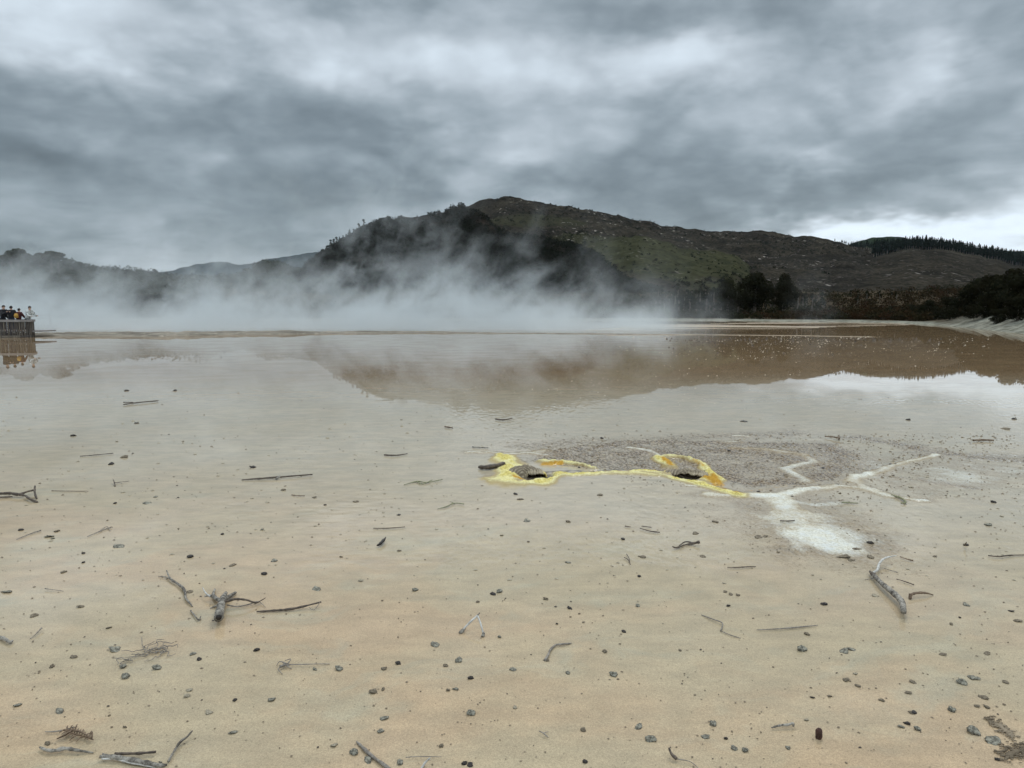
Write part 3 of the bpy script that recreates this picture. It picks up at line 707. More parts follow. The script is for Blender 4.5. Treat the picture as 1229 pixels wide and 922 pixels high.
# heath
n = 9000
u = rg.uniform(-.62, .95, n); s = rg.uniform(0, 1, n)**1.5*115+6.5; Y = shore_y(u)+s; Xh = u*Y
Y += np.where(u > .56, 8, 0); Xh = u*Y
zt = terrain_h(Xh, Y); rad = rg.uniform(.5, 1.15, n)*(1+.6*np.clip(fbm(Xh*.06, Y*.06, 5, 3), -.5, 1))
P = np.stack([Xh, Y, zt+rad*.45], 1)
k = fbm(Xh*.035, Y*.05, 8, 3)+np.clip((u-.3)*1.2, -.6, .25) > .12
mass('heath_scrub', P[k], rad[k], 22, .21, M['leaf_heath'], 'rusty brown heath covering the far bank', 1)
mass('manuka_scrub', P[~k], rad[~k]*1.15, 22, .22, M['leaf_olive'], 'olive and dark scrub covering the far bank', 2)
n = 1400; u = rg.uniform(.50, .95, n); Y = shore_y(u)+rg.uniform(9, 40, n)+np.where(u > .6, 4, 0); X2 = u*Y; z2 = terrain_h(X2, Y); r2 = rg.uniform(.5, 1.2, n)
mass('bank_undergrowth', np.stack([X2, Y, z2+r2*.5], 1), r2, 40, .15, M['leaf_dark'], 'dark undergrowth behind the pale bank', 3)
# front hill bush
n = 11000
uu0, uu1 = uv_(345, 300)[0], uv_(790, 300)[0]
uq = rg.uniform(uu0, uu1, n); tq = rg.uniform(.02, 1.06, n); P = at_front(uq, tq)
bare = fbm(P[:, 0]*.012, P[:, 1]*.012, 70, 4)
crest = (tq > .86) & (uq > uv_(470, 300)[0]) & (uq < uv_(533, 300)[0])
keep = ((bare > -.15) | (rg.random(n) < .35)) & (~crest | (rg.random(n) < .12))
P = P[keep]; r_ = rg.uniform(1.2, 3.6, len(P))*np.where(bare[keep] > .2, 1.25, .8); P[:, 2] += r_*.35
mass('hill_bush', P, r_, 26, .75, M['leaf_hill'], 'dark native bush covering the hill above the steam', 4, .8)
n = 1500; uq = rg.uniform(uv_(760, 1)[0]*.9, uv_(915, 1)[0], n); uq = rg.uniform(uv_(680, 300)[0], uv_(920, 300)[0], n); tq = rg.uniform(.02, .95, n)**.8; P = at_spur(uq, tq)
keep = fbm(P[:, 0]*.02, P[:, 1]*.02, 72, 3)+(.35-tq)*.8 > .12; keep |= rg.random(n) < .15
P = P[keep]; r_ = rg.uniform(.6, 1.7, len(P)); P[:, 2] += r_*.3
mass('spur_bush', P, r_, 16, .5, M['leaf_hill'], 'dark shrubs dotted over the green slope', 6)
n = 2600; uq = rg.uniform(uv_(560, 300)[0], uv_(1050, 300)[0], n); tq = rg.uniform(.1, 1.0, n); P = at_back(uq, tq); w = fbm(P[:, 0]*.009, P[:, 1]*.012, 74, 4)
keep = w > .16; P = P[keep]; r_ = rg.uniform(.9, 2.4, len(P)); P[:, 2] += r_*.2
mass('hill_scrub', P, r_, 14, .7, M['leaf_hill'], 'patches of dark scrub on the cleared hill', 7)
# misty wood mass
n = 2200; uq = rg.uniform(-1.15, -.40, n); tq = rg.uniform(.02, 1.1, n); P = at_west(uq, tq); r_ = rg.uniform(1.4, 3.2, n); P[:, 2] += r_*.6
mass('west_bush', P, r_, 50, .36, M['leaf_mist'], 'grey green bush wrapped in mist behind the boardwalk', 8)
n = 1600; uq = rg.uniform(uv_(130, 1)[0]*1.0, uv_(445, 1)[0], n); uq = rg.uniform(uv_(130, 300)[0], uv_(445, 300)[0], n); tq = rg.uniform(.02, 1.05, n); P = at_knoll(uq, tq); r_ = rg.uniform(1.5, 3.6, n); P[:, 2] += r_*.3
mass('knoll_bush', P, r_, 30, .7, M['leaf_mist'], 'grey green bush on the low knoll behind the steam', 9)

# ------------------------------------------------------------------ vent mounds (lifted flaps of crust)
def mound_mat():
    m, t, out = newmat('striped_crust'); tc = t.new('ShaderNodeTexCoord'); p = tc.outputs['Object']
    a = t.attr('A'); e = t.sep(a.outputs['Color'], True)[0]
    w = t.new('ShaderNodeTexWave'); t.set(w, 'Vector', t.vmath('ADD', p, t.vmath('SCALE', t.noise(p, 5, 3, out='Color'), scale=.10)))
    w.wave_type = 'RINGS'; w.rings_direction = 'SPHERICAL'; w.inputs['Scale'].default_value = 11; w.inputs['Distortion'].default_value = 3.5; w.inputs['Detail'].default_value = 3
    col = t.mix(w.outputs['Fac'], (.15, .12, .08), (.31, .26, .185))
    col = t.mix(t.map(t.noise(p, 14, 5, .7), .42, .62), t.mix(1.0, col, (.66, .64, .60), 'MULTIPLY'), col)
    col = t.mix(t.map(t.noise(p, 8, 3), .5, .7, 0, .6), col, (.36, .30, .19))
    y = t.mix(t.noise(p, 45, 3), (.62, .38, .06), (.85, .78, .30))
    col = t.mix(t.map(t.math('ADD', e, t.math('MULTIPLY', t.math('SUBTRACT', t.noise(p, 22, 3, .7), .5), .5)), .45, .7), col, y)
    b = t.new('ShaderNodeBsdfPrincipled'); t.set(b, 'Base Color', col); b.inputs['Roughness'].default_value = .75; b.inputs['Specular IOR Level'].default_value = .3
    bm = t.new('ShaderNodeBump'); bm.inputs['Distance'].default_value = .012; t.set(bm, 'Height', t.math('ADD', t.math('MULTIPLY', w.outputs['Fac'], .4), t.math('MULTIPLY', t.noise(p, 60, 3), .6))); t.set(b, 'Normal', bm.outputs[0])
    t.l.new(b.outputs[0], out.inputs[0]); return m
MM = mound_mat()
def mound(px, py, W, L, H, hole, hz, label, seed, yawdeg=0):
    """striped hump of crust whose front foot is lifted over the vent between hole[0]..hole[1]"""
    c = gp(px, py); na, nb = 61, 33; V = []; E = []
    for j in range(nb):
        t_ = j/(nb-1)
        for i in range(na):
            s_ = -1+2*i/(na-1)
            wv = float(fbm(np.array(s_*3.), np.array(t_*3.), seed, 3)); wf_ = float(fbm(np.array(s_*9.), np.array(t_*7.), seed+3, 3))
            x = s_*W*(1-.15*t_)+.02*wv; y = (t_-.25)*L*(1-.25*s_*s_)+.03*wv
            prof = max(0, 1-abs(s_)**2.0)**.75
            f = math.sin(min(1, t_/.42)*math.pi/2)**.8 if t_ < .42 else math.cos((t_-.42)/.58*math.pi/2)**1.1
            op = max(0, 1-((s_-(hole[0]+hole[1])/2)/((hole[1]-hole[0])/2))**2)
            lift = hz*op**.35*max(0, 1-t_/.5)*(1+.5*wv)
            z = H*prof*f*(1+.28*wv)*(1-.3*s_)+.008*wf_+lift*(1+.5*wf_)
            if op <= 0 and t_ < .04: z = -.02
            if t_ > .96 or abs(s_) > .97: z = -.02
            V.append((x, y, z)); E.append((max(abs(s_)**4, t_**3*.9), 0, 0))
    me = mesh_np('vent_mound', V, grid_faces(nb, na), {'A': np.array(E)}, True)
    o = link('vent_mound', me, MM, None, (c[0], c[1], 0)); o.rotation_euler.z = R(yawdeg)
    so = o.modifiers.new('thick', 'SOLIDIFY'); so.thickness = .012; so.offset = -1
    tag(o, label, 'vent mound', 'vent mounds in the sulphur crust'); return o
mound(631, 569, .25, .36, .085, (.0, .95), .034, 'striped grey brown flap of crust over the vent ringed with bright yellow', 3, 4)
mound(825, 570, .32, .34, .055, (-.55, .8), .030, 'striped brown flap of crust over the vent with deep orange edges', 9, -14)

# ------------------------------------------------------------------ driftwood
def zpts(pp, zs):
    out = []
    for (a, b), z in zip(pp, zs): out.append(gp(a, b, z))
    return out
def stick(name, pp, zs, rad, mat_, label, cat='stick', group=None, n=9, rough=.13, seed=1, parts=()):
    P = zpts(pp, zs if hasattr(zs, '__len__') else [zs]*len(pp)); c = Vector(P[0]); c.z = 0
    L = [tuple(Vector(p)-c) for p in P]
    o = MB().tube(L, rad, n, rough=rough, seed=seed).build(name, mat_, None, True, c)
    tag(o, label, cat, group)
    for (pn, pp2, zs2, rad2, m2) in parts:
        P2 = [tuple(Vector(p)-c) for p in zpts(pp2, zs2)]
        MB().tube(P2, rad2, 6, rough=rough, seed=seed+3).build(pn, m2 or mat_, o)
    return o
W = M
# forked stub in front
stub = stick('driftwood_stub', [(262.5, 741), (264, 733), (266, 725), (268, 718), (271, 712)], [.055, .048, .035, .03, .02], [.027, .026, .025, .022, .012], W['wood_grey'],
      'thick hollow driftwood stub with forked branches, its cut end raised over the wet sand', 'driftwood', n=12, seed=2, parts=[
      ('branch', [(266, 722), (260, 719), (253, 715), (245, 716)], [.035, .03, .03, .03], [.016, .013, .009, .004], None),
      ('branch', [(266, 721), (260, 718), (256, 713), (258, 707)], [.03, .02, .015, .01], [.012, .011, .010, .006], None),
      ('white_branch', [(252, 716), (247, 712), (243, 705)], [.03, .035, .04], [.007, .006, .002], W['wood_pale']),
      ('branch', [(267, 723), (275, 721), (283, 719), (295, 720), (307, 723.5), (313, 721), (319, 717.5)], [.04, .05, .055, .045, .02, .015, .03], [.010, .009, .008, .007, .006, .004, .002], W['wood_dark']),
      ('branch', [(268, 720), (275, 716), (283, 711)], [.03, .02, .01], [.015, .013, .008], None),
      ('twig', [(272, 726), (285, 728), (300, 725), (310, 722), (319, 729)], [.02, .008, .008, .012, .002], [.005, .004, .004, .003, .001], W['twig']),
      ('branch', [(267, 724), (260, 727), (252, 730)], [.03, .01, 0], [.009, .007, .003], None)])
hol = bpy.data.objects['driftwood_stub']
cc = Vector(gp(262.5, 741.2, .055)); d_ = (Vector(gp(262.5, 741, .055))-Vector(gp(264, 733, .048))).normalized()
MB().tube([tuple(cc-Vector(hol.location)-d_*.004), tuple(cc-Vector(hol.location)+d_*.0025)], [.019, .017], 12, sub=1).build('hollow_shade', W['clod_dark'], hol)  # solid black disc on the cut end, painting the shade inside the hollow
# long branch on the east side
stick('driftwood_branch', [(1046.5, 688), (1052, 694), (1060, 702), (1069, 709), (1078, 717), (1083, 724), (1084.5, 734)], [.03, .03, .035, .04, .045, .045, .05], [.013, .015, .017, .018, .020, .020, .017], W['wood_grey'],
      'long bent driftwood branch with a white bleached tip curving up at its far end', 'driftwood', n=12, seed=5, parts=[
      ('white_tip', [(1047, 688), (1053, 684), (1055, 677), (1060, 671.5), (1067, 668.5), (1076, 667)], [.03, .03, .035, .045, .05, .045], [.010, .010, .009, .009, .006, .003], W['wood_pale']),
      ('knot', [(1044, 686), (1047, 689), (1051, 690)], [.02, .03, .03], [.008, .016, .012], W['wood_dark']),
      ('twig', [(1053, 691), (1047, 694), (1040, 695.5)], [.02, .01, .0], [.004, .003, .002], W['twig']),
      ('twig', [(1061, 682), (1070, 685), (1078, 687)], [.01, .006, .0], [.003, .0025, .002], W['twig'])])
stick('brown_stick', [(1092, 714.5), (1097, 712.5), (1104, 711.5), (1112, 712), (1120, 714)], [.02, .025, .025, .02, .0], [.010, .009, .009, .008, .003], W['wood_brown'], 'short curved brown stick lying by the thick end of the long bent branch', 'stick',
      parts=[('knob', [(1092, 719), (1093, 713)], [0, .03], [.010, .012], None)])
# white A twig
stick('forked_twig', [(555, 757), (563, 748), (573.5, 738.5)], [.005, .05, .085], [.006, .007, .006], W['wood_pale'], 'white forked twig standing like a small tent on the orange sand', 'twig', n=8, seed=8, rough=.1, parts=[
      ('leg', [(573, 738.5), (577, 749), (580.5, 763)], [.085, .06, .0], [.006, .006, .005], None), ('tip', [(573, 739), (575.5, 736)], [.085, .09], [.0055, .004], W['wood_grey']),
      ('foot', [(552, 760), (558, 754)], [0, .015], [.012, .009], W['wood_grey']), ('foot', [(579, 764), (581, 759)], [0, .02], [.012, .009], W['wood_grey'])])
ST = [
 ('crooked_stick', [(200, 685), (204, 694), (212, 700), (219, 705), (222, 711), (223, 718), (227, 723), (231, 728)], [.03, .015, .012, .015, .012, .01, .01, .0], [.004, .007, .009, .010, .008, .007, .006, .003], 'wood_grey', 'crooked grey stick with a forked upper end beside the hollow stub', [('twig', [(190, 692), (197, 692), (204, 695)], [0, .01, .012], [.002, .003, .005], None), ('twig', [(229, 733), (233, 738), (238, 744), (241, 740)], [.005, .008, .008, .01], [.005, .005, .005, .003], None)]),
 ('straight_stick', [(308, 734), (325, 733), (340, 732), (355, 730), (370, 726.5), (385.7, 722.5)], [.004, .006, .008, .012, .02, .03], [.005, .007, .007, .008, .006, .005], 'wood_dark', 'thin dark stick lying almost straight past the tip of the stub branches', [('twig', [(384, 723), (377, 732), (371, 729)], [.03, .005, .01], [.002, .002, .002], W['twig'])]),
 ('curved_stick', [(48, 897), (55, 900), (65, 901), (78, 898.5), (92, 900.5), (112, 903.5)], [.01, .012, .012, .015, .012, .0], [.004, .007, .008, .009, .007, .003], 'wood_grey', 'wavy grey stick lying under the dry fern frond', []),
 ('dark_rod', [(138, 905), (155, 904.5), (170, 904), (187, 902.5)], [.012]*4, [.007, .006, .006, .005], 'wood_dark', 'short straight black rod touching the split grey branch', []),
 ('split_branch', [(120, 908), (135, 908.5), (150, 911), (170, 915), (192, 919), (200, 918)], [.015, .015, .012, .012, .012, .01], [.006, .010, .011, .012, .010, .005], 'wood_grey', 'long split grey branch below the short black rod', [('twig', [(122, 911), (140, 911), (160, 916), (188, 921)], [.01, .008, .008, .005], [.004, .006, .006, .004], W['wood_pale']), ('twig', [(123, 905), (134, 908)], [.02, .015], [.004, .005], None)]),
 ('leaning_stick', [(231, 877), (224, 885), (216, 891), (208, 903), (202, 914)], [.03, .02, .012, .012, .008], [.003, .005, .006, .004, .006], 'wood_grey', 'grey stick angled up from the end of the split branch', []),
 ('fern_stick', [(54, 878.5), (66, 878), (78, 876), (89, 872.5)], [.005, .008, .01, .012], [.002, .003, .004, .003], 'twig', 'thin twig just beyond the dry fern frond', []),
 ('rooted_twig', [(336, 800), (345, 798), (360, 797.5), (378, 797), (396, 797)], [.015, .012, .01, .008, 0], [.008, .004, .003, .0025, .002], 'twig', 'thin straight twig with a tuft of roots at one end', [('root', [(344, 797), (336, 794), (332, 799)], [.01, .02, .0], [.005, .003, .002], None), ('root', [(341, 799), (334, 803), (339, 809)], [.01, .01, .0], [.005, .003, .002], None), ('root', [(345, 797), (349, 791), (342, 793)], [.01, .025, .02], [.004, .003, .002], None), ('root', [(340, 797), (346, 800), (350, 803)], [.01, .01, 0], [.004, .003, .002], None)]),
 ('small_twig', [(36, 767), (43, 761), (50, 754)], [0, .01, .015], [.002, .003, .005], 'twig', 'short thin twig with a thick tip near the edge of the frame', []),
 ('small_twig', [(54, 706.5), (65, 708), (76.5, 709.5)], [.01, .008, 0], [.004, .002, .0015], 'twig', 'short thin twig on the peach sand above the curled roots', []),
 ('bark_scrap', [(0, 765), (6, 767), (12, 771), (15, 769)], [.01, .015, .01, .01], [.010, .010, .008, .006], 'wood_grey', 'scrap of grey bark cut off by the edge of the view', []),
 ('snapped_twig', [(654, 793), (658, 786), (661, 779), (667, 774)], [.0, .008, .008, .006], [.008, .006, .006, .005], 'twig', 'bent grey brown twig on the wet sand beyond the brown pebbles', [('twig', [(667, 774), (676, 773), (686, 772)], [.006, .008, 0], [.005, .006, .003], None)]),
 ('half_buried_stick', [(428, 890), (437, 899), (447, 908), (468, 923)], [0, .005, .005, .01], [.004, .008, .007, .008], 'twig', 'half buried stick slanting to the lower edge of the sand', []),
 ('small_twig', [(647, 877.5), (652, 880), (658, 885)], [.01, .012, .005], [.002, .003, .003], 'twig', 'tiny pale forked twig on the orange sand near the lower edge', [('twig', [(652, 880), (658, 878)], [.012, .01], [.002, .0015], None)]),
 ('white_twig', [(505, 924), (510, 916), (516, 910)], [.0, .02, .045], [.006, .005, .004], 'wood_pale', 'white twig poking up at the lower edge of the sand', []),
 ('thin_twig', [(487, 909), (505, 908), (530, 908.5)], [.01, .01, .005], [.002, .0018, .0015], 'twig', 'long hair thin twig beside the white twig', []),
 ('twin_twig', [(752, 665), (755, 670), (756, 676)], [.01, .01, .008], [.003, .003, .002], 'wood_dark', 'pair of tiny dark twigs close together', [('twig', [(749, 669), (754, 672), (757, 678)], [.01, .01, .008], [.003, .003, .002], None)]),
 ('gnarled_stick', [(807, 656), (812, 657.5), (822, 654), (830, 652.5), (840, 650.5)], [.02, .01, .01, .012, .03], [.005, .007, .005, .009, .014], 'wood_dark', 'dark gnarled stick with a looped middle and a knob at one end', [('loop', [(813, 657), (822, 650.5), (832, 651.5)], [.01, .015, .012], [.004, .006, .006], None)]),
 ('thin_stick', [(873, 681), (885, 681), (897, 680.3), (907, 680)], [.006, .008, .008, .005], [.003, .005, .004, .003], 'wood_dark', 'thin dark stick beyond the dark chip on the open sand', []),
 ('long_thin_stick', [(908, 756), (930, 755), (950, 753.5), (981, 750.5)], [.004, .006, .006, .004], [.002, .004, .0045, .003], 'twig', 'long straight thin twig lying flat across the wet sand', []),
 ('thin_stick', [(1186, 667), (1200, 668), (1213, 666.5), (1240, 666)], [.01, .012, .01, .005], [.005, .005, .005, .004], 'wood_dark', 'thin dark stick running out of the edge of the view by the long branch', []),
 ('kinked_twig', [(842, 738), (855, 743), (867, 748), (865, 757)], [0, .008, .012, .004], [.003, .004, .004, .004], 'twig', 'kinked twig with a side shoot on the wet sand', [('twig', [(865, 757), (876, 762), (889, 766)], [.004, .004, 0], [.003, .003, .002], None)]),
 ('bent_stick', [(926, 873.5), (935, 871), (945, 870), (952, 868.5), (952, 872)], [.006, .012, .014, .018, .005], [.003, .005, .006, .006, .005], 'wood_grey', 'bent grey stick with a hooked end near the tall dark chip', []),
 ('rooted_sprig', [(803, 898), (806, 905), (812, 911)], [.03, .02, .01], [.005, .006, .008], 'wood_dark', 'stubby dark sprig with a fine trailing stem at the lower edge', [('stem', [(812, 911), (828, 914), (838, 922)], [.01, .01, .0], [.002, .002, .0015], W['twig'])]),
 ('thin_stick', [(1076, 695), (1086, 698), (1097, 702)], [.006, .01, .008], [.002, .004, .005], 'wood_dark', 'thin pointed stick between the white tip and the brown stick', []),
 ('thin_stick', [(1080, 668), (1088, 671), (1096, 673)], [.01, .01, .01], [.003, .004, .006], 'wood_brown', 'thin brown stick just past the bleached tip', []),
 ('edge_branch', [(-20, 593), (0, 592.5), (12, 592), (23, 593.5), (33, 590), (43, 588)], [.03, .03, .03, .03, .035, .04], [.018, .017, .015, .014, .010, .008], 'wood_dark', 'dark forked branch reaching in over the sand from the edge of the view', [('branch', [(22, 593.5), (30, 595), (36, 599), (45, 603)], [.03, .025, .02, .0], [.012, .012, .011, .010], None), ('branch', [(42, 583), (41.5, 590), (44, 599)], [.09, .05, .0], [.008, .010, .008], None), ('branch', [(-20, 597), (0, 597), (15, 596)], [.01, .012, .01], [.010, .010, .006], None)]),
 ('long_stick', [(290, 576), (310, 574.5), (332, 573), (350, 571.5), (375, 569.5)], [.005, .012, .018, .018, .015], [.006, .010, .012, .010, .007], 'wood_dark', 'long brown stick with a small knot lying on the peach patch of mud', [('knot', [(331, 575), (336, 572)], [.01, .025], [.010, .014], W['wood_grey'])]),
 ('thin_stick', [(96, 547.6), (115, 546), (136, 544)], [.006, .01, .008], [.005, .006, .005], 'wood_dark', 'thin dark stick lying flat beyond the dark pebbles', []),
 ('thin_stick', [(148, 485.5), (168, 483), (190, 481)], [.02, .025, .02], [.012, .012, .010], 'wood_dark', 'farthest thin dark stick in the shallow water on the boardwalk side', [('twig', [(148, 483), (160, 483)], [.04, .02], [.01, .01], None)]),
 ('thin_stick', [(20, 647.5), (34, 641.5), (49, 636.5)], [.004, .006, .008], [.003, .004, .005], 'twig', 'faint grey stick slanting on the mud, longer of two slanting sticks', []),
 ('thin_stick', [(105, 644), (119, 638), (134, 632.5)], [.004, .006, .006], [.003, .003, .004], 'twig', 'faint slanting stick on the mud with a frayed end', [('twig', [(119, 638), (128, 632), (132, 637)], [.004, .008, .003], [.003, .003, .003], None)]),
 ('forked_sprig', [(136, 576), (137.5, 580), (138, 584)], [.03, .015, .0], [.005, .006, .006], 'wood_dark', 'small dark sprig with a thin tail on the mud', [('twig', [(137, 579.5), (146, 578.5), (155, 577.5)], [.01, .01, .005], [.004, .003, .003], None)]),
 ('thin_stick', [(62, 589), (85, 589.5), (106, 589.5)], [.003, .004, .003], [.004, .004, .003], 'wood_brown', 'pale brown stick lying flat past the forked branch at the edge', []),
 ('short_stick', [(350, 594), (358, 595), (366, 595)], [.004, .008, .004], [.004, .005, .003], 'wood_brown', 'short brown stick in front of the long knotted stick', []),
 ('thin_stick', [(461, 546), (475, 546.5), (489, 544.6)], [.012, .014, .012], [.010, .009, .006], 'wood_dark', 'short thick stick on the grey mud before the yellow crust', []),
 ('algae_twig', [(485, 582), (500, 578), (513, 579), (531, 575.5)], [.005, .01, .01, .012], [.004, .008, .006, .004], 'twig_green', 'greenish twig on the grey mud, farther of two green twigs', [('twig', [(500, 578), (507, 581), (519, 576)], [.01, .01, .01], [.005, .006, .004], None)]),
 ('algae_twig', [(525, 611), (536, 608), (545, 604), (557, 605)], [.005, .01, .012, .01], [.003, .006, .006, .005], 'twig_green', 'greenish twig on the grey mud, closer of two green twigs', [('twig', [(545, 604), (540, 602)], [.012, .01], [.004, .003], None)]),
 ('thin_stick', [(448, 634), (466, 634), (486, 632.5)], [.004, .008, .008], [.003, .005, .004], 'wood_dark', 'thin dark stick beside the curled dark pod', []),
 ('curled_pod', [(452, 655), (456, 653), (460, 649), (463, 645)], [.01, .02, .025, .03], [.004, .012, .013, .005], 'clod_dark', 'curled black pod on the grey mud', []),
 ('far_stick', [(594.5, 503), (604, 504), (615, 502)], [.02, .02, .03], [.012, .013, .009], 'wood_dark', 'small dark stick under the mirrored hilltop', []),
 ('far_stick', [(534, 512), (543, 513.7)], [.015, .015], [.012, .010], 'wood_brown', 'tiny brown stick beyond the short thick stick', []),
 ('far_stick', [(567, 536.5), (576, 537), (586, 537.5)], [.012, .014, .01], [.009, .009, .006], 'wood_grey', 'small grey stick beyond the dark log', []),
 ('dark_log', [(575, 560.5), (583, 561), (594, 559.5), (605, 557)], [.02, .03, .035, .04], [.018, .028, .032, .030], 'wood_dark', 'short dark log butted against the yellow crust', []),
 ('thin_stick', [(768, 634), (780, 637.5), (792, 639)], [.01, .01, .008], [.004, .006, .005], 'wood_dark', 'flat dark stick in front of the orange vent, longer of two', [('twig', [(770, 631.5), (782, 633)], [.01, .006], [.004, .003], None)]),
 ('thin_stick', [(750, 631.5), (757, 632.5)], [.008, .006], [.006, .003], 'wood_dark', 'small flat dark stick in front of the orange vent, shorter of two', []),
 ('lying_stick', [(936, 625), (945, 625.5), (954, 624.5)], [.02, .025, .02], [.005, .006, .004], 'wood_dark', 'thin dark stick lying on the white sinter tongue', []),
 ('upright_stick', [(990, 524), (1000, 524.5), (1008, 526)], [.02, .03, .03], [.010, .012, .010], 'wood_brown', 'brown stick with a small upright end at the back of the granular shallows', [('twig', [(1007, 528), (1007, 522)], [0, .07], [.010, .006], None)]),
 ('flat_stick', [(1168, 528.5), (1180, 528), (1193, 528.5)], [.02, .02, .02], [.014, .014, .010], 'wood_brown', 'straight brown stick on the shining mud near the edge of the view', []),
 ('curled_stick', [(1070, 594), (1076, 596), (1082, 598), (1087, 603), (1081, 604)], [.012, .015, .015, .015, .01], [.006, .009, .009, .010, .006], 'twig_green', 'curled grey green stick at the end of the white sinter arc', []),
 ('small_stick', [(700, 556), (712, 555)], [.02, .02], [.006, .005], 'wood_dark', 'small dark stick beside the orange ridge', []),
 ('small_stick', [(1158, 654), (1160, 651)], [.02, .07], [.008, .004], 'wood_dark', 'tiny upright stub on the mud beyond the long branch', []),
 ('far_stick', [(1010, 603), (1030, 604)], [.01, .01], [.006, .005], 'twig_green', 'grey green stick lying inside the bay of the white arcs', []),
]
for i, (nm, pp, zs, rd, mt, lb, parts) in enumerate(ST):
    stick(nm, pp, zs, rd, W[mt], lb, 'twig' if 'twig' in nm or 'sprig' in nm else ('pod' if 'pod' in nm else ('log' if 'log' in nm else 'stick')), None, 8, .20, i+20, parts)
# rootlet tangle
def tangle(name, px, py, wpx, hpx, nn, label, seed, r=.0022, mt='twig'):
    rs = random.Random(seed); c = Vector(gp(px, py)); mb = MB()
    for k in range(nn):
        a0 = gp(px+rs.uniform(-.3, .3)*wpx, py+rs.uniform(-.4, .4)*hpx, .01); pts = []
        ang = rs.uniform(0, 6.28); p = Vector(a0)
        for q in range(7):
            pts.append(tuple(p-c)); ang += rs.uniform(-1.2, 1.4); p = p+Vector((math.cos(ang), math.sin(ang), rs.uniform(-.5, .6)))*.022
            p.z = max(.004, min(.06, p.z))
        mb.tube(pts, [r*1.4]+[r]*5+[r*.5], 4, sub=3, seed=k)
    o = mb.build(name, W[mt], None, True, c); tag(o, label, 'roots'); return o
tangle('root_tangle', 178, 777, 20, 22, 11, 'tangle of thin curled roots on the wet sand', 3)
tangle('root_tangle', 189, 782, 20, 12, 8, 'loose loops of thin roots spreading beside the root tangle', 4)
tangle('root_tangle', 157, 792, 12, 4, 3, 'small wisp of thin roots in front of the root tangle', 6)
# fern frond
def frond():
    c = Vector(gp(95, 882)); mb = MB(); A = Vector(gp(77, 876, .015)); B = Vector(gp(112, 888, .008)); rs = random.Random(2)
    mb.tube([tuple(A-c), tuple((A+B)/2-c+Vector((0, .01, .01))), tuple(B-c)], [.004, .005, .002], 5)
    for k in range(11):
        t_ = .1+.85*k/10; p = A.lerp(B, t_)-c
        for s_ in (-1, 1):
            L = .055*(1-.4*t_); q = p+Vector((-.3*L+rs.uniform(-.01, .01), s_*L*.9, rs.uniform(-.004, .02)))
            mb.tube([tuple(p), tuple((p+q)/2+Vector((0, 0, .008))), tuple(q)], [.003, .004, .0015], 4, sub=2)
    mb.tube([tuple(Vector(gp(68, 887, .005))-c), tuple(Vector(gp(78, 882, .015))-c), tuple(Vector(gp(87, 876, .02))-c)], [.002, .006, .004], 5)
    o = mb.build('fern_frond', W['wood_brown'], None, True, c); tag(o, 'dry brown fern frond lying flat on the sand', 'frond')
frond()

# ------------------------------------------------------------------ stones and clods
def clod_mesh(seed, hollow=False, flat=.6, sub=3):
    import bmesh
    bm = bmesh.new(); bmesh.ops.create_icosphere(bm, subdivisions=sub, radius=1.0)
    rs = np.random.default_rng(seed); off = rs.random(3)*50
    el = (1+rs.uniform(-.1, .35), 1+rs.uniform(-.25, .1))
    for v in bm.verts:
        c = v.co.copy(); n1 = float(fbm(np.array(c.x*1.3+off[0]+c.z), np.array(c.y*1.3+off[1]-c.z), seed, 4))
        r = 1+.75*n1+.25*float(fbm(np.array(c.x*4+off[0]), np.array(c.y*4+c.z*4), seed+9, 3))
        if hollow:
            d = (c-Vector((.1, -.55, .83))).length; r -= .55*math.exp(-(d/.55)**2); r += .12*math.exp(-((d-.75)/.2)**2)
        v.co = Vector((c.x*r*el[0], c.y*r*el[1], c.z*r*flat))
    me = bpy.data.meshes.new('stone'); bm.to_mesh(me); bm.free()
    me.polygons.foreach_set('use_smooth', np.ones(len(me.polygons), dtype=bool)); return me
CL = [clod_mesh(s, False, .5) for s in range(8)]; CH = [clod_mesh(20+s, True, .62) for s in range(7)]
CF = [clod_mesh(40+s, False, .22, 3) for s in range(9)]
LM = [((264, 725), 'hollow driftwood stub'), ((568, 752), 'white tent shaped twig'), ((1068, 705), 'long bent branch'), ((180, 780), 'root tangle'), ((90, 885), 'fern frond'), ((160, 912), 'split grey branch'),
      ((335, 573), 'long knotted stick'), ((620, 575), 'yellow ringed vent'), ((826, 570), 'orange edged vent'), ((985, 645), 'white sinter tongue'), ((822, 655), 'gnarled looped stick'), ((458, 650), 'curled black pod'),
      ((20, 593), 'dark forked branch'), ((940, 754), 'long straight twig'), ((1200, 872), 'brown lichen crust'), ((1205, 667), 'stick by the view edge'), ((665, 780), 'bent grey brown twig'), ((940, 872), 'hooked grey stick'),
      ((508, 545), 'short thick stick'), ((1180, 528), 'straight brown stick'), ((342, 798), 'twig with roots'), ((515, 915), 'white edge twig'), ((860, 750), 'kinked twig'), ((170, 483), 'farthest thin stick'), ((605, 503), 'stick under the mirrored hill')]
cnt = {}
NTH = ['first', 'second', 'third', 'fourth', 'fifth', 'sixth', 'seventh', 'eighth', 'ninth', 'tenth', 'eleventh', 'twelfth', 'thirteenth', 'fourteenth', 'fifteenth', 'sixteenth']
stones = []
def stone(px, py, wpx, kind, mesh=None, hz=1.0):
    stones.append((px, py, wpx, kind, mesh, hz))
H_ = 'grey'; 
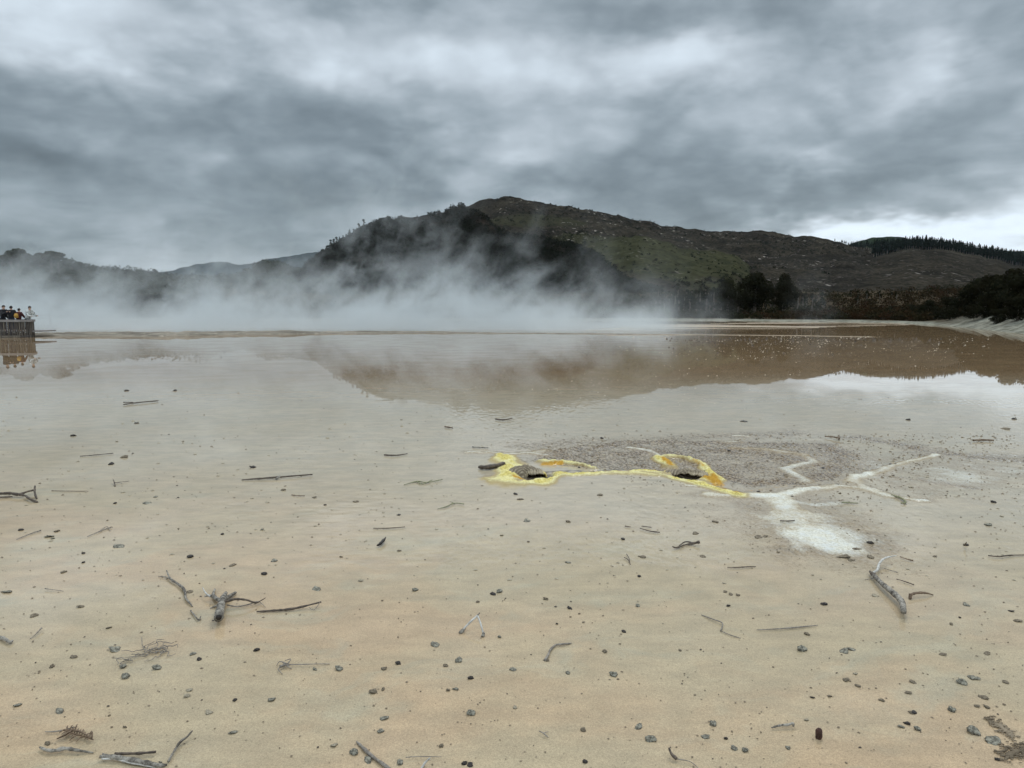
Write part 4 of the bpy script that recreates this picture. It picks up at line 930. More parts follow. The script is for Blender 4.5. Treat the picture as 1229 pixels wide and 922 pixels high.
for (px, py, w, k, ms) in [
 (228.5, 668, 8, 'dark', 'L'), (317, 689, 7, 'dark', 'L'), (9, 710, 9, 'grey', 'F'), (148, 800, 11, 'grey', 'H'), (151, 812, 11, 'grey', 'H'), (188, 802, 12, 'grey', 'H'), (139, 779, 10, 'grey', 'F'), (62, 800, 6, 'brown', 'L'),
 (239, 791, 6, 'dark', 'L'), (308, 780, 7, 'dark', 'L'), (282, 840, 5, 'dark', 'L'), (72, 854, 8, 'grey', 'F'), (21, 846, 7, 'grey', 'F'), (379, 707, 9, 'grey', 'F'), (329, 673, 7, 'grey', 'F'), (100, 675, 4, 'dark', 'L'), (100, 664, 4, 'dark', 'L'),
 (41, 739, 7, 'brown', 'F'), (228, 710, 8, 'brown', 'F'), (378, 803, 6, 'grey', 'L'), (279, 879, 7, 'grey', 'F'), (232, 784, 6, 'grey', 'F'), (88, 788, 6, 'brown', 'F'), (227, 828, 6, 'tan', 'F'), (326, 839, 7, 'grey', 'F'), (131, 753, 6, 'brown', 'F'),
 (406.5, 803, 12, 'grey', 'H'), (498, 708, 8, 'grey', 'H'), (599, 710, 10, 'grey', 'H'), (592, 713, 8, 'dark', 'L'), (550, 793, 11, 'grey', 'H'), (523, 774, 9, 'grey', 'F'), (565, 856, 12, 'grey', 'H'), (736, 810, 12, 'grey', 'H'), (781, 887, 13, 'grey', 'H'),
 (684, 730, 7, 'dark', 'L'), (668.5, 748.5, 4, 'dark', 'L'), (749, 758, 6, 'dark', 'L'), (765.5, 727, 9, 'grey', 'H'), (655, 719, 7, 'brown', 'L'), (478, 796, 7, 'dark', 'L'), (565, 813.6, 7, 'dark', 'L'), (535, 799, 6, 'brown', 'L'),
 (616, 803, 8, 'grey', 'F'), (529.5, 895, 7, 'brown', 'L'), (480, 915, 12, 'grey', 'H'), (425, 903, 12, 'grey', 'H'), (442, 913, 9, 'grey', 'F'), (700, 876, 7, 'brown', 'L'), (767, 691.6, 5, 'dark', 'L'), (655.5, 792, 6, 'brown', 'F'), (546.5, 827, 7, 'grey', 'L'), (538, 828, 6, 'brown', 'L'),
 (599.5, 764, 6, 'grey', 'L'), (461, 802, 8, 'brown', 'F'), (557, 916, 7, 'dark', 'L'), (766, 873, 8, 'grey', 'F'), (460, 862, 8, 'grey', 'F'), (448, 829, 9, 'brown', 'F'), (460, 827, 6, 'brown', 'L'), (457, 877, 6, 'grey', 'F'),
 (962, 779.6, 15, 'grey', 'H'), (989, 725, 7, 'dark', 'L'), (1154, 819, 13, 'grey', 'H'), (1143, 852, 12, 'grey', 'H'), (1168, 878, 17, 'grey', 'H'), (1192, 890, 13, 'grey', 'F'), (1088, 868, 7, 'dark', 'L'), (1101, 875, 9, 'grey', 'H'),
 (1159.5, 654, 6, 'dark', 'L'), (1044, 651.5, 8, 'dark', 'L'), (856, 868.6, 13, 'grey', 'H'), (874, 727, 5, 'dark', 'L'), (894, 900, 8, 'grey', 'L'), (1021, 779, 7, 'grey', 'F'), (1013, 782, 9, 'grey', 'F'), (846, 884, 7, 'grey', 'F'), (871, 886, 5, 'dark', 'L'), (881, 898, 7, 'grey', 'L'),
 (1222, 745, 8, 'brown', 'F'), (1152, 741, 3, 'dark', 'L'), (1142, 749, 4, 'brown', 'L'), (1159.5, 726, 6, 'grey', 'F'), (1097, 855, 6, 'dark', 'F'), (1095, 818, 6, 'brown', 'F'), (1181, 837, 7, 'brown', 'F'), (1094, 855, 5, 'brown', 'F'), (1168, 813, 8, 'grey', 'F'), (1173, 847, 6, 'brown', 'F'), (1184, 848, 6, 'brown', 'F'),
 (1197, 911, 5, 'dark', 'L'), (1131, 785, 6, 'brown', 'F'), (1185, 784, 6, 'brown', 'F'), (1015, 815, 7, 'brown', 'F'), (1030, 823, 5, 'brown', 'F'), (1058, 840, 5, 'brown', 'F'), (1090, 831, 5, 'brown', 'F'),
 (149, 549, 8, 'brown', 'L'), (133, 557, 7, 'dark', 'L'), (176, 604, 9, 'grey', 'F'), (303.5, 561, 9, 'dark', 'L'), (164, 508, 5, 'dark', 'L'), (88, 523, 6, 'dark', 'L'), (144, 656, 9, 'grey', 'F'), (60, 643.5, 8, 'grey', 'F'), (25, 636, 5, 'dark', 'L'), (340, 588, 6, 'brown', 'L'), (377, 597, 6, 'brown', 'F'),
 (314.5, 635.5, 5, 'grey', 'L'), (390, 606, 4, 'dark', 'L'), (279.5, 678, 7, 'brown', 'F'), (68, 637, 6, 'brown', 'F'), (267, 641, 4, 'dark', 'L'), (138, 604, 4, 'dark', 'L'), (209.5, 469, 5, 'dark', 'L'), (619, 593, 7, 'dark', 'L'), (632, 625, 9, 'grey', 'F'), (427.6, 602, 8, 'brown', 'F'), (682, 626, 6, 'brown', 'L'), (625, 599, 6, 'brown', 'F'),
 (722.5, 526, 5, 'dark', 'L'), (748, 647, 6, 'dark', 'L'), (720, 594, 7, 'brown', 'F'), (771, 668, 7, 'brown', 'F'), (843, 668, 7, 'brown', 'F'), (859, 626, 8, 'brown', 'F'), (875, 541, 4, 'dark', 'L'), (835, 640, 7, 'brown', 'F'), (950.5, 596, 4, 'dark', 'L'), (1069, 557.5, 4, 'dark', 'L'), (1074, 557.5, 5, 'dark', 'L'),
 (1004.7, 582, 6, 'dark', 'L'), (892.5, 505.6, 7, 'dark', 'F'), (1206, 515, 10, 'brown', 'F'), (1186, 630, 8, 'grey', 'L'), (1192.7, 603, 6, 'dark', 'L'), (1217, 503, 5, 'dark', 'L'), (1090, 504, 5, 'dark', 'L'), (910, 590, 4, 'dark', 'L'), (690, 568, 4, 'dark', 'L'), (714, 562.5, 4, 'dark', 'L'), (695, 561, 4, 'dark', 'L'), (611, 580, 4, 'dark', 'L'), (782, 569.5, 3, 'dark', 'L'),
 (1030, 660, 12, 'brown', 'F'), (1012, 668, 14, 'brown', 'F'), (1045, 668, 9, 'brown', 'F'), (1022, 672, 8, 'brown', 'F'), (910, 645, 8, 'brown', 'F'), (918, 644, 6, 'brown', 'F'), (152, 429+40, 5, 'dark', 'L'), (877, 713, 6, 'brown', 'F'), (870, 710, 5, 'brown', 'F'), (886, 714, 6, 'brown', 'F')]:
    stone(px, py, w, k, ms)
srng = np.random.default_rng(77)
NRAND = 50
def rand_ground(n, y0, y1, zone=None):
    out = []
    while len(out) < n:
        px = srng.uniform(-5, 1234); py = y0+(y1-y0)*srng.random()**.8
        dens = .35+.65*vnoise(np.array(px/90.), np.array(py/60.), 5)
        if px > 520 and 585 < py < 680: dens += .35
        if srng.random() < dens: out.append((px, py))
    return out
for (px, py) in rand_ground(NRAND, 500, 920):
    w = srng.choice([3.5, 4.2, 5, 6])*(.8+.4*(py-500)/400)
    stone(px, py, w, srng.choice(['brown', 'tan', 'tan', 'brown', 'dark', 'grey']), srng.choice(['F', 'F', 'F', 'L']))
MK = {'dark': M['clod_dark'], 'grey': M['clod_grey'], 'brown': M['clod_brown'], 'tan': M['clod_tan']}
word = {'dark': 'black', 'grey': 'grey', 'brown': 'brown', 'tan': 'tan'}
used = {}
for i, (px, py, w, k, ms, hz) in enumerate(stones):
    c = gp(px, py); dist = math.sqrt(c[0]**2+c[1]**2+4); rr = w/FPX*dist/2*{'L': .80, 'H': .64, 'F': .92}[ms]
    me = {'L': CL, 'H': CH, 'F': CF}[ms]; me = me[i % len(me)]
    # material is stored per object so that copies share mesh data
    if not me.materials: me.materials.append(MK['grey'])
    o = bpy.data.objects.new({'L': 'pebble', 'H': 'hollow_stone', 'F': 'flat_chip'}[ms], me); C.objects.link(o)
    o.material_slots[0].link = 'OBJECT'; o.material_slots[0].material = MK[k]
    o.location = (c[0], c[1], rr*{'L': .02, 'H': .14, 'F': .0}[ms]); o.rotation_euler = (srng.uniform(-.25, .25), srng.uniform(-.25, .25), srng.uniform(-.6, .6) if ms == 'H' else srng.uniform(0, 6.28)); o.scale = (rr, rr, rr)
    dd = [(math.hypot(px-a, (py-b)*1.6), nm, (a, b)) for (a, b), nm in LM]; dd.sort(); _, nm, (a, b) = dd[0]
    rel = 'beside' if dd[0][0] < 28 else ('beyond' if (b-py)*1.6 > abs(px-a)*.6 else ('in front of' if (py-b)*1.6 > abs(px-a)*.6 else ('to the west of' if px < a else 'to the east of')))
    sz = 'big' if w > 10 else ('small' if w < 6 else 'mid-sized'); shp = {'L': 'pebble', 'H': 'hollow stone', 'F': 'crust chip'}[ms]
    key = (k, sz, shp, rel, nm); q = used.get(key, 0); used[key] = q+1
    lab = f'{sz} {word[k]} {shp} {rel} the {nm}' + (f', {NTH[min(q, 15)]} of them' if q else '')
    tag(o, lab, 'pebble' if ms != 'F' else 'chip', 'pebbles and chips scattered over the mud')
# tall dark chip
c = Vector(gp(982.6, 886)); 
import bmesh
bm = bmesh.new(); bmesh.ops.create_icosphere(bm, subdivisions=3, radius=1)
for v in bm.verts:
    q = v.co; f = 1+.25*float(fbm(np.array(q.x*2+q.z*2), np.array(q.y*2-q.z), 4, 3)); v.co = Vector((q.x*.017*f, q.y*.013*f, q.z*.032*f+.02))
me = bpy.data.meshes.new('bark_chip'); bm.to_mesh(me); bm.free()
tag(link('bark_chip', me, simple('red_brown_bark', (.03, .014, .01), (.07, .03, .022), 50, .5, .004, 140), None, c), 'upright dark red brown chip of bark standing alone on the sand', 'bark chip')
# brown lichen like crusts
for (pts, wd, lb) in [([(1192, 866), (1200, 872), (1210, 880), (1216, 884)], .04, 'brown crumbly crust patch in the corner of the sand, larger of two'), ([(1205, 911), (1214, 905), (1224, 900), (1236, 896)], .04, 'brown crumbly crust patch running out of the lower corner')]:
    P = G(*pts); c = Vector(P[0]); rs = random.Random(5); mb = MB()
    V = []; F = []
    for kk in range(170):
        t_ = rs.random()*(len(P)-1); j = min(int(t_), len(P)-2); p = Vector(P[j]).lerp(Vector(P[j+1]), t_-j)-c+Vector((rs.gauss(0, wd*.5), rs.gauss(0, wd*.6), .001)); r = rs.uniform(.003, .010)
        mb.tube([tuple(p+Vector((-r, 0, 0))), tuple(p+Vector((0, r*.3, r*.3))), tuple(p+Vector((r, 0, 0)))], [r*.3, r*.4, r*.3], 5, sub=2, rough=.3, seed=kk)
    mb.tube([tuple(Vector(q)-c+Vector((0, 0, -.004))) for q in P], [wd*.12, wd*.3, wd*.22, wd*.12], 8, rough=.7, seed=3)
    mb.v = [(a_, b_, min(z_, .004+.5*max(0, z_-.004))) for a_, b_, z_ in mb.v]
    tag(mb.build('crust_patch', M['grain'], None, True, c), lb, 'crust')
# uncountable specks
def specks(name, n, y0, y1, wmin, wmax, mt, label, seed, region=None, zf=.3):
    rs = np.random.default_rng(seed); base = np.array([(-1, -.5, 0), (0, -.9, .15), (1, -.4, 0), (.8, .6, 0), (-.2, .9, .1), (-.9, .5, 0), (0, 0, .9)]); V = []; F = []
    k = 0
    while k < n:
        if region: px, py = region(rs)
        else: px = rs.uniform(-10, 1240); py = y0+(y1-y0)*rs.random()**.9
        if not region and rs.random() > .3+.7*float(vnoise(np.array(px/70.), np.array(py/35.), 9)): continue
        c = gp(px, py); dist = math.hypot(c[1], 2); r = rs.uniform(wmin, wmax)/FPX*dist/2*(.6+.8*rs.random()**2)
        a = rs.random()*6.28; ca, sa = math.cos(a), math.sin(a); b = base*[r, r*rs.uniform(.5, 1), r*zf*2]
        b = np.stack([b[:, 0]*ca-b[:, 1]*sa+c[0], b[:, 0]*sa+b[:, 1]*ca+c[1], b[:, 2]-.001], 1); i0 = len(V); V += b.tolist()
        F += [(i0+j, i0+(j+1) % 6, i0+6) for j in range(6)]; k += 1
    o = link(name, mesh_np(name, np.array(V), np.array(F)), M[mt]); tag(o, label, 'debris', None, 'stuff')
specks('fine_debris', 1500, 470, 922, 1.2, 3.0, 'grain', 'fine brown specks of debris strewn over the mud', 1)
specks('fine_cinders', 260, 460, 922, 1.5, 3.0, 'cinder', 'fine black cinders strewn over the mud', 2)
specks('crust_flakes', 450, 500, 700, 2.0, 4.5, 'flake', 'thin tan flakes of crust strewn over the mud', 3)
def reg_gran(rs):
    while True:
        px = rs.uniform(650, 1235); py = rs.uniform(520, 665)
        if (py < 584-max(0, abs(px-900)-120)*.25) or (px > 900 and py < 600 and rs.random() < .35) or (900 < px < 1060 and rs.random() < .35): return px, py
specks('brown_grains', 1800, 0, 0, 1.4, 3.6, 'grain', 'brown grains breaking the shallow water behind the vents', 4, reg_gran, .35)
def reg_far(rs):
    while True:
        px = rs.uniform(740, 1190); py = 403+rs.exponential(9)+(rs.random() < .22)*rs.uniform(0, 36)
        if rs.random() < 2.2*max(0, float(vnoise(np.array(px/38.), np.array(py/5.), 66))-.35)*(1-.6*max(0, (px-1000)/190)): return px, min(py, 466)
M['foam'] = simple('pale_pumice', (.36, .31, .24), (.50, .44, .35), 3, .8)
specks('floating_pumice', 520, 0, 0, .8, 1.9, 'foam', 'pale crumbs dotting the brown water near the far shore', 5, reg_far, .3)
def reg_far2(rs): return 800+330*rs.random(), 406+rs.exponential(5)
specks('wet_pumice', 350, 0, 0, 1.2, 2.6, 'cinder', 'dark crumbs dotting the brown water near the far shore', 6, reg_far2, .6)
def reg_mid(rs): return 540+500*rs.random(), 440+60*rs.random()
specks('mid_pumice', 120, 0, 0, 1.2, 2.2, 'foam', 'few pale crumbs on the mirror of brown water', 7, reg_mid, .3)

# ------------------------------------------------------------------ boardwalk platform with people
def boardwalk():
    Yb = 48.6; xe = fp(41.5, 400, Yb)[0]; top = 1.10
    o = empty('viewing_platform', (xe, Yb, 0))
    # outline: runs from the rounded east end towards the west, front edge facing the camera
    path = [(-14.0, .9), (-9, .25), (-5, -.1), (-2.2, -.1), (-.9, .0), (-.25, .35), (0, 1.0), (0, 1.9), (-.5, 2.6), (-2, 2.9), (-8, 3.1), (-14, 3.6)]
    path = [(a_-.644*(b_), b_) for a_, b_ in path]
    mb = MB(); n = 0; L = []
    for i in range(len(path)-1):
        a, b = Vector((*path[i], 0)), Vector((*path[i+1], 0)); k = max(1, int((b-a).length/.125)); 
        for j in range(k): L.append((a.lerp(b, (j+.5)/k), math.atan2(b.y-a.y, b.x-a.x)))
    rs = random.Random(4)
    for p, an in L: mb.box((p.x, p.y, (top-.02)/2+rs.uniform(-.01, .01)), (.088, .028, top-.04+rs.uniform(-.02, .02)), an)
    f = mb.build('palings', M['plank'], o, False); f['kind'] = 'stuff'; f['label'] = 'close set weathered upright palings'
    r = MB(); r2 = MB()
    for i in range(len(path)-1):
        a, b = Vector((*path[i], 0)), Vector((*path[i+1], 0)); c = (a+b)/2; an = math.atan2(b.y-a.y, b.x-a.x); l = (b-a).length+.06
        r.box((c.x, c.y, top-.01), (l, .17, .15-.003*(i % 3)), an)
        r2.box((c.x, c.y-.03, .07), (l, .035, .13+.003*(i % 3)), an)
    r.build('top_rail', M['rail'], o, False); r2.build('bottom_board', M['plank'], o, False)
    dk = MB(); dk.box((-6.9, 1.6, .38), (13.4, 2.1, .08)); dk.build('deck', M['rail'], o, False)
    for px_ in (-12, -9, -6, -3, -.7):
        MB().box((px_, .55, .3), (.12, .12, .9)).build('post', M['plank'], o, False)
    tag(o, 'grey timber viewing platform with close upright palings at the water edge', 'platform')
    # farther handrail in the steam
    Y2 = 74.; x0, x1 = fp(38, 380, Y2)[0], fp(60, 380, Y2)[0]; h = empty('handrail', (x1, Y2, 0)); L = x1-x0+8
    a = MB(); a.box((-L/2, 0, fp(50, 378.6, Y2)[2]), (L, .06, .12)); a.build('upper_rail', M['plank'], h, False)
    a = MB(); a.box((-L/2, 0, fp(50, 382.2, Y2)[2]), (L, .05, .10)); a.build('lower_rail', M['plank'], h, False)
    for d in (0, -2.2, -4.4, -6.6, -8.8): MB().box((d, 0, .5), (.14, .12, 1.75)).build('post', M['plank'], h, False)
    a = MB(); a.box((-L/2, .8, .12), (L, 1.4, .16)); a.build('deck', M['plank'], h, False)
    tag(h, 'faint timber handrail and walkway half lost in the steam behind the platform', 'handrail')
    return xe, Yb
xe, Yb = boardwalk()

def skin_obj(name, verts, edges, radii, mat_, parent, sub=2, root=0):
    me = bpy.data.meshes.new(name); me.from_pydata(verts, edges, []); o = bpy.data.objects.new(name, me); C.objects.link(o)
    s = o.modifiers.new('skin', 'SKIN'); 
    for i, r in enumerate(radii):
        sv = me.skin_vertices[0].data[i]; sv.radius = r if hasattr(r, '__len__') else (r, r); sv.use_root = (i == root)
    ss = o.modifiers.new('sub', 'SUBSURF'); ss.levels = sub; ss.render_levels = sub
    dg = bpy.context.evaluated_depsgraph_get(); ev = o.evaluated_get(dg); m2 = bpy.data.meshes.new_from_object(ev)
    bpy.data.objects.remove(o); m2.name = name; m2.polygons.foreach_set('use_smooth', np.ones(len(m2.polygons), dtype=bool))
    return link(name, m2, mat_, parent)
def person(loc, yaw, H, jacket, trousers, label, pose='rail', lean=.12, headturn=0.0, bag=None):
    """faces -Y when yaw=0; feet at z=0"""
    s = H/1.7; o = empty('person', loc, yaw)
    def S(v): return [(a*s, (b)*s, c*s) for a, b, c in v]
    ly = -lean
    if pose == 'rail': hl, hr, el, er = (.20, -.44, 1.08), (-.16, -.46, 1.07), (.30, -.18, 1.10), (-.29, -.20, 1.10)
    elif pose == 'phone': hl, hr, el, er = (.10, -.40, 1.32), (-.08, -.42, 1.33), (.27, -.20, 1.12), (-.27, -.20, 1.12)
    else: hl, hr, el, er = (.24, -.16, .86), (-.12, -.36, 1.05), (.29, .0, 1.10), (-.28, -.16, 1.10)
    hl = (hl[0], hl[1]+ly, hl[2]); hr = (hr[0], hr[1]+ly, hr[2]); el = (el[0], el[1]+ly*.7, el[2]); er = (er[0], er[1]+ly*.7, er[2])
    V = S([(0, 0, .95), (0, ly*.5, 1.18), (0, ly, 1.40), (0, ly-.01, 1.50), (0, ly-.03, 1.58), (0, ly-.03, 1.64), (.10, 0, .88), (.11, -.02, .50), (.11, .02, .10), (.11, -.12, .04), (-.10, 0, .88), (-.12, -.01, .50), (-.13, .03, .10), (-.13, -.11, .04),
           (.17, ly, 1.38), el, hl, (-.17, ly, 1.38), er, hr])
    E = [(0, 1), (1, 2), (2, 3), (3, 4), (4, 5), (0, 6), (6, 7), (7, 8), (8, 9), (0, 10), (10, 11), (11, 12), (12, 13), (2, 14), (14, 15), (15, 16), (2, 17), (17, 18), (18, 19)]
    Rr = [(.14, .10), (.13, .09), (.13, .09), (.055, .055), (.078, .09), (.07, .08), .085, .06, .045, .04, .085, .06, .045, .04, .06, .042, .032, .06, .042, .032]
    Rr = [tuple(q*s for q in r) if hasattr(r, '__len__') else r*s for r in Rr]
    body = skin_obj('body', V, E, Rr, M['skin'], o)
    # fingers and thumb on each hand
    fv = MB()
    for hnd, elb in ((hl, el), (hr, er)):
        d = (Vector(hnd)-Vector(elb)).normalized(); up_ = Vector((0, 0, 1)); sd = d.cross(up_).normalized()
        for q, Lf in zip((-1.5, -.5, .5, 1.5), (.055, .07, .075, .065)):
            b0 = Vector(hnd)+d*.02+sd*q*.016; fv.tube([tuple(b0*s), tuple((b0+d*Lf*.5)*s), tuple((b0+d*Lf*.8-up_*.02)*s)], [.009*s, .008*s, .006*s], 5, sub=1)
        b0 = Vector(hnd)+sd*.03; fv.tube([tuple(b0*s), tuple((b0+d*.03+sd*.02)*s)], [.010*s, .007*s], 5, sub=1)
    hm = fv.build('fingers', M['skin'], o)
    jv = S([(0, 0, .80), (0, ly*.5, 1.15), (0, ly, 1.38), (0, ly, 1.46), (.18, ly, 1.39), el, tuple(Vector(el).lerp(Vector(hl), .86)), (-.18, ly, 1.39), er, tuple(Vector(er).lerp(Vector(hr), .86))])
    skin_obj('jacket', jv, [(0, 1), (1, 2), (2, 3), (2, 4), (4, 5), (5, 6), (2, 7), (7, 8), (8, 9)], [tuple(q*s for q in r) for r in [(.21, .16), (.20, .15), (.19, .14), (.08, .08), (.10, .10), (.078, .078), (.06, .06), (.10, .10), (.078, .078), (.06, .06)]], jacket, o)
    tv = S([(0, 0, .95), (.10, 0, .86), (.11, -.02, .50), (.11, .02, .13), (-.10, 0, .86), (-.12, -.01, .50), (-.13, .03, .13)])
    skin_obj('trousers', tv, [(0, 1), (1, 2), (2, 3), (0, 4), (4, 5), (5, 6)], [q*s for q in [.13, .105, .078, .062, .105, .078, .062]], trousers, o, 2)
    for sx in (.11, -.13):
        MB().tube([(sx*s, .05*s, .05*s), (sx*s, -.05*s, .05*s), (sx*s, -.15*s, .035*s)], [.05*s, .05*s, .035*s], 8).build('shoe', M['cloth_black'], o)
    # hair cap as displaced half shell
    bm = bmesh.new(); bmesh.ops.create_uvsphere(bm, u_segments=20, v_segments=14, radius=1)
    dele = [v for v in bm.verts if (v.co.z < -.05 and v.co.y < .25) or v.co.z < -.75 or (v.co.y < -.72 and v.co.z < .45)]
    bmesh.ops.delete(bm, geom=dele, context='VERTS')
    for v in bm.verts:
        q = v.co; f = 1+.06*float(fbm(np.array(q.x*5), np.array(q.y*5+q.z*5), 4, 2)); v.co = Vector((q.x*.094*f, q.y*.108*f+ly-.025, q.z*.115*f+1.625))*s
    me = bpy.data.meshes.new('hair'); bm.to_mesh(me); bm.free(); me.polygons.foreach_set('use_smooth', np.ones(len(me.polygons), dtype=bool))
    h = link('hair', me, M['hair'], o); md = h.modifiers.new('t', 'SOLIDIFY'); md.thickness = .012
    # face: nose and ears and eyes
    fm = MB(); hz = 1.605
    fm.tube([(0, (ly-.115)*s, (hz+.02)*s), (0, (ly-.14)*s, (hz-.02)*s)], [.008*s, .014*s], 6, sub=1)
    fm.build('nose', M['skin'], o)
    for sx in (-1, 1):
        MB().tube([(sx*.083*s, (ly-.02)*s, (hz+.02)*s), (sx*.092*s, (ly-.01)*s, (hz-.025)*s)], [.016*s, .011*s], 6, sub=1).build('ear', M['skin'], o)
        MB().tube([(sx*.03*s, (ly-.108)*s, (hz+.022)*s), (sx*.03*s, (ly-.122)*s, (hz+.022)*s)], [.010*s, .006*s], 6, sub=1).build('eye', M['clod_dark'], o)
    if bag:
        MB().tube([(.02*s, (.14)*s, 1.05*s), (.02*s, .18*s, 1.2*s), (.02*s, .16*s, 1.34*s)], [.13*s, .15*s, .10*s], 10).build('backpack', bag, o)
    return tag(o, label, 'person')
DZ = .34
def pp_(px, dy): return (fp(px, 380, Yb+dy)[0], Yb+dy, DZ)
person(pp_(3.2, .85), R(75), 1.74, M['cloth_black'], M['cloth_black'], 'person in a black coat looking down at their hands, at the edge of the view', 'phone', .10)
person(pp_(13.6, 1.0), R(200), 1.70, M['cloth_black'], M['cloth_navy'], 'person in a dark hooded coat turned away beside the shorter person', 'side', .04)
person(pp_(22.3, .85), R(168), 1.54, M['cloth_maroon'], M['cloth_black'], 'shorter person in dark maroon with a mustard bag on the back', 'side', .05, bag=M['cloth_mustard'])
person(pp_(33.0, .72), R(72), 1.68, M['cloth_pattern'], M['cloth_black'], 'person in a white and black patterned top bending over the rail end', 'rail', .22)

# ------------------------------------------------------------------ steam and haze (real volumes)
def volume_box(name, lo, hi, mat_, label, rate=None):
    V = [(x, y, z) for z in (lo[2], hi[2]) for (x, y) in ((lo[0], lo[1]), (hi[0], lo[1]), (hi[0], hi[1]), (lo[0], hi[1]))]
    me = mesh_np(name, V, [(0, 3, 2, 1), (4, 5, 6, 7), (0, 1, 5, 4), (1, 2, 6, 5), (2, 3, 7, 6), (3, 0, 4, 7)])
    o = link(name, me, mat_); tag(o, label, 'steam' if 'steam' in name else 'haze', None, 'stuff'); return o
def steam_mat(name, dens, xprof, hfun, x0, x1, wisps=1.0, step=1.0, z1=22., yc=None):
    """xprof: list of (x, base layer height); density falls off with height above the pool"""
    m, t, out = newmat(name); pos = t.new('ShaderNodeNewGeometry').outputs['Position']; s = t.sep(pos)
    x, y, z = s[0], s[1], s[2]
    # lean and curl of the plume
    p2 = t.vmath('ADD', pos, t.comb(t.math('MULTIPLY', z, -.30), 0.0, 0.0))
    curl = t.vmath('SCALE', t.vmath('SUBTRACT', t.noise(p2, .16, 2, .5, 0, 'Color'), (.5, .5, .5)), scale=7.0)
    N = t.noise(t.scale(t.vmath('ADD', p2, curl), (1.15, .55, 1.2)), .17, 6, .68)
    big_ = t.noise(t.scale(p2, (1, .4, 0)), .045, 2, .5)
    ramp = t.new('ShaderNodeFloatCurve'); c = ramp.mapping.curves[0]
    pts = [((q-x0)/(x1-x0), v) for q, v in xprof]
    c.points[0].location = pts[0]; c.points[-1].location = pts[-1]
    for q in pts[1:-1]: c.points.new(*q)
    ramp.mapping.update(); t.set(ramp, 'Value', t.map(x, x0, x1, 0, 1, False))
    hp = t.math('MULTIPLY', ramp.outputs[0], 10.0)      # local scale height /m
    hp = t.math('MULTIPLY', hp, t.map(big_, .35, .65, .65, 1.35))
    q = t.math('DIVIDE', z, t.math('MAXIMUM', hp, .05))
    v0 = t.math('SUBTRACT', t.math('SUBTRACT', N, .46), t.math('MULTIPLY', q, .030))
    d = t.math('MULTIPLY', t.map(v0, 0, .10), t.math('ADD', .018, t.math('MULTIPLY', t.math('EXPONENT', t.math('MULTIPLY', q, -1.05)), 1.0)))
    bh = t.math('MULTIPLY', t.map(N, .38, .62, .45, 1.9), 1.0)
    d = t.math('ADD', d, t.math('MULTIPLY', t.math('EXPONENT', t.math('MULTIPLY', t.math('DIVIDE', z, bh), -1.0)), .9))
    d = t.math('MULTIPLY', d, t.map(hp, .05, 1.6, 0, 1))
    d = t.math('MULTIPLY', d, t.map(z, z1-7, z1-.5, 1, 0))
    d = t.math('MULTIPLY', d, t.math('MULTIPLY', t.map(x, x0, x0+5, 0, 1), t.map(x, x1-5, x1, 1, 0)))
    if yc: d = t.math('MULTIPLY', d, t.math('MULTIPLY', t.map(y, yc[0], yc[0]+4, 0, 1), t.map(y, yc[1]-6, yc[1], 1, 0)))
    v = t.new('ShaderNodeVolumePrincipled'); v.inputs['Color'].default_value = (.74, .80, .825, 1); v.inputs['Anisotropy'].default_value = .1
    t.set(v, 'Density', t.math('MULTIPLY', d, dens)); t.l.new(v.outputs[0], out.inputs['Volume'])
    m.cycles.volume_step_rate = step; return m
def X_(px, Y=75): return fp(px, 390, Y)[0]
xp = [(X_(-260), .50), (X_(0), .52), (X_(60), .36), (X_(150), .34), (X_(260), .46), (X_(340), .58), (X_(430), .66), (X_(540), .58), (X_(620), .38), (X_(690), .27), (X_(750), .15), (X_(795), .06), (X_(840), .01), (X_(900), .0)]
x0, x1 = X_(-260), X_(900)
sm = steam_mat('pool_steam', .15, xp, None, x0, x1, 2.2, 1.0, 24., (57.5, 88))
volume_box('steam', (x0, 57.5, .02), (x1, 88, 24), sm, 'white steam rising off the hot pool and drifting in wisps', 1)
# two faint wisps over the far flats
for (px, Yc, wd, hh, dn, lb) in [(978, 92, 5, 8, .05, 'faint single wisp of steam over the far flats'), (853, 98, 6, 7, .06, 'faint low steam in front of the heath bank')]:
    xc = fp(px, 385, Yc)[0]
    m, t, out = newmat('wisp_steam'); pos = t.new('ShaderNodeNewGeometry').outputs['Position']; s = t.sep(pos)
    q = t.math('DIVIDE', t.math('SUBTRACT', s[0], t.math('ADD', xc, t.math('MULTIPLY', s[2], -.12))), wd*.35); q2 = t.math('DIVIDE', t.math('SUBTRACT', s[1], Yc), wd*.4)
    g_ = t.math('EXPONENT', t.math('MULTIPLY', t.math('ADD', t.math('MULTIPLY', q, q), t.math('MULTIPLY', q2, q2)), -1.0))
    dd_ = t.math('MULTIPLY', t.math('MULTIPLY', g_, t.map(t.noise(pos, .5, 3), .35, .65)), t.math('MULTIPLY', t.map(s[2], 0, hh, 1, 0), dn))
    v = t.new('ShaderNodeVolumePrincipled'); v.inputs['Color'].default_value = (.86, .93, .96, 1); t.set(v, 'Density', dd_); t.l.new(v.outputs[0], out.inputs['Volume'])
    volume_box('steam', (xc-wd, Yc-wd, .03), (xc+wd, Yc+wd, hh), m, lb)
HAZE = 0.00002
if HAZE:
    m, t, out = newmat('haze'); v = t.new('ShaderNodeVolumePrincipled'); v.inputs['Color'].default_value = (.80, .90, 1.0, 1); v.inputs['Density'].default_value = HAZE; t.l.new(v.outputs[0], out.inputs['Volume'])
    volume_box('haze', (-5000, -5000, -1.6), (5000, 5000, 235), m, 'thin grey blue air that softens the far hills')

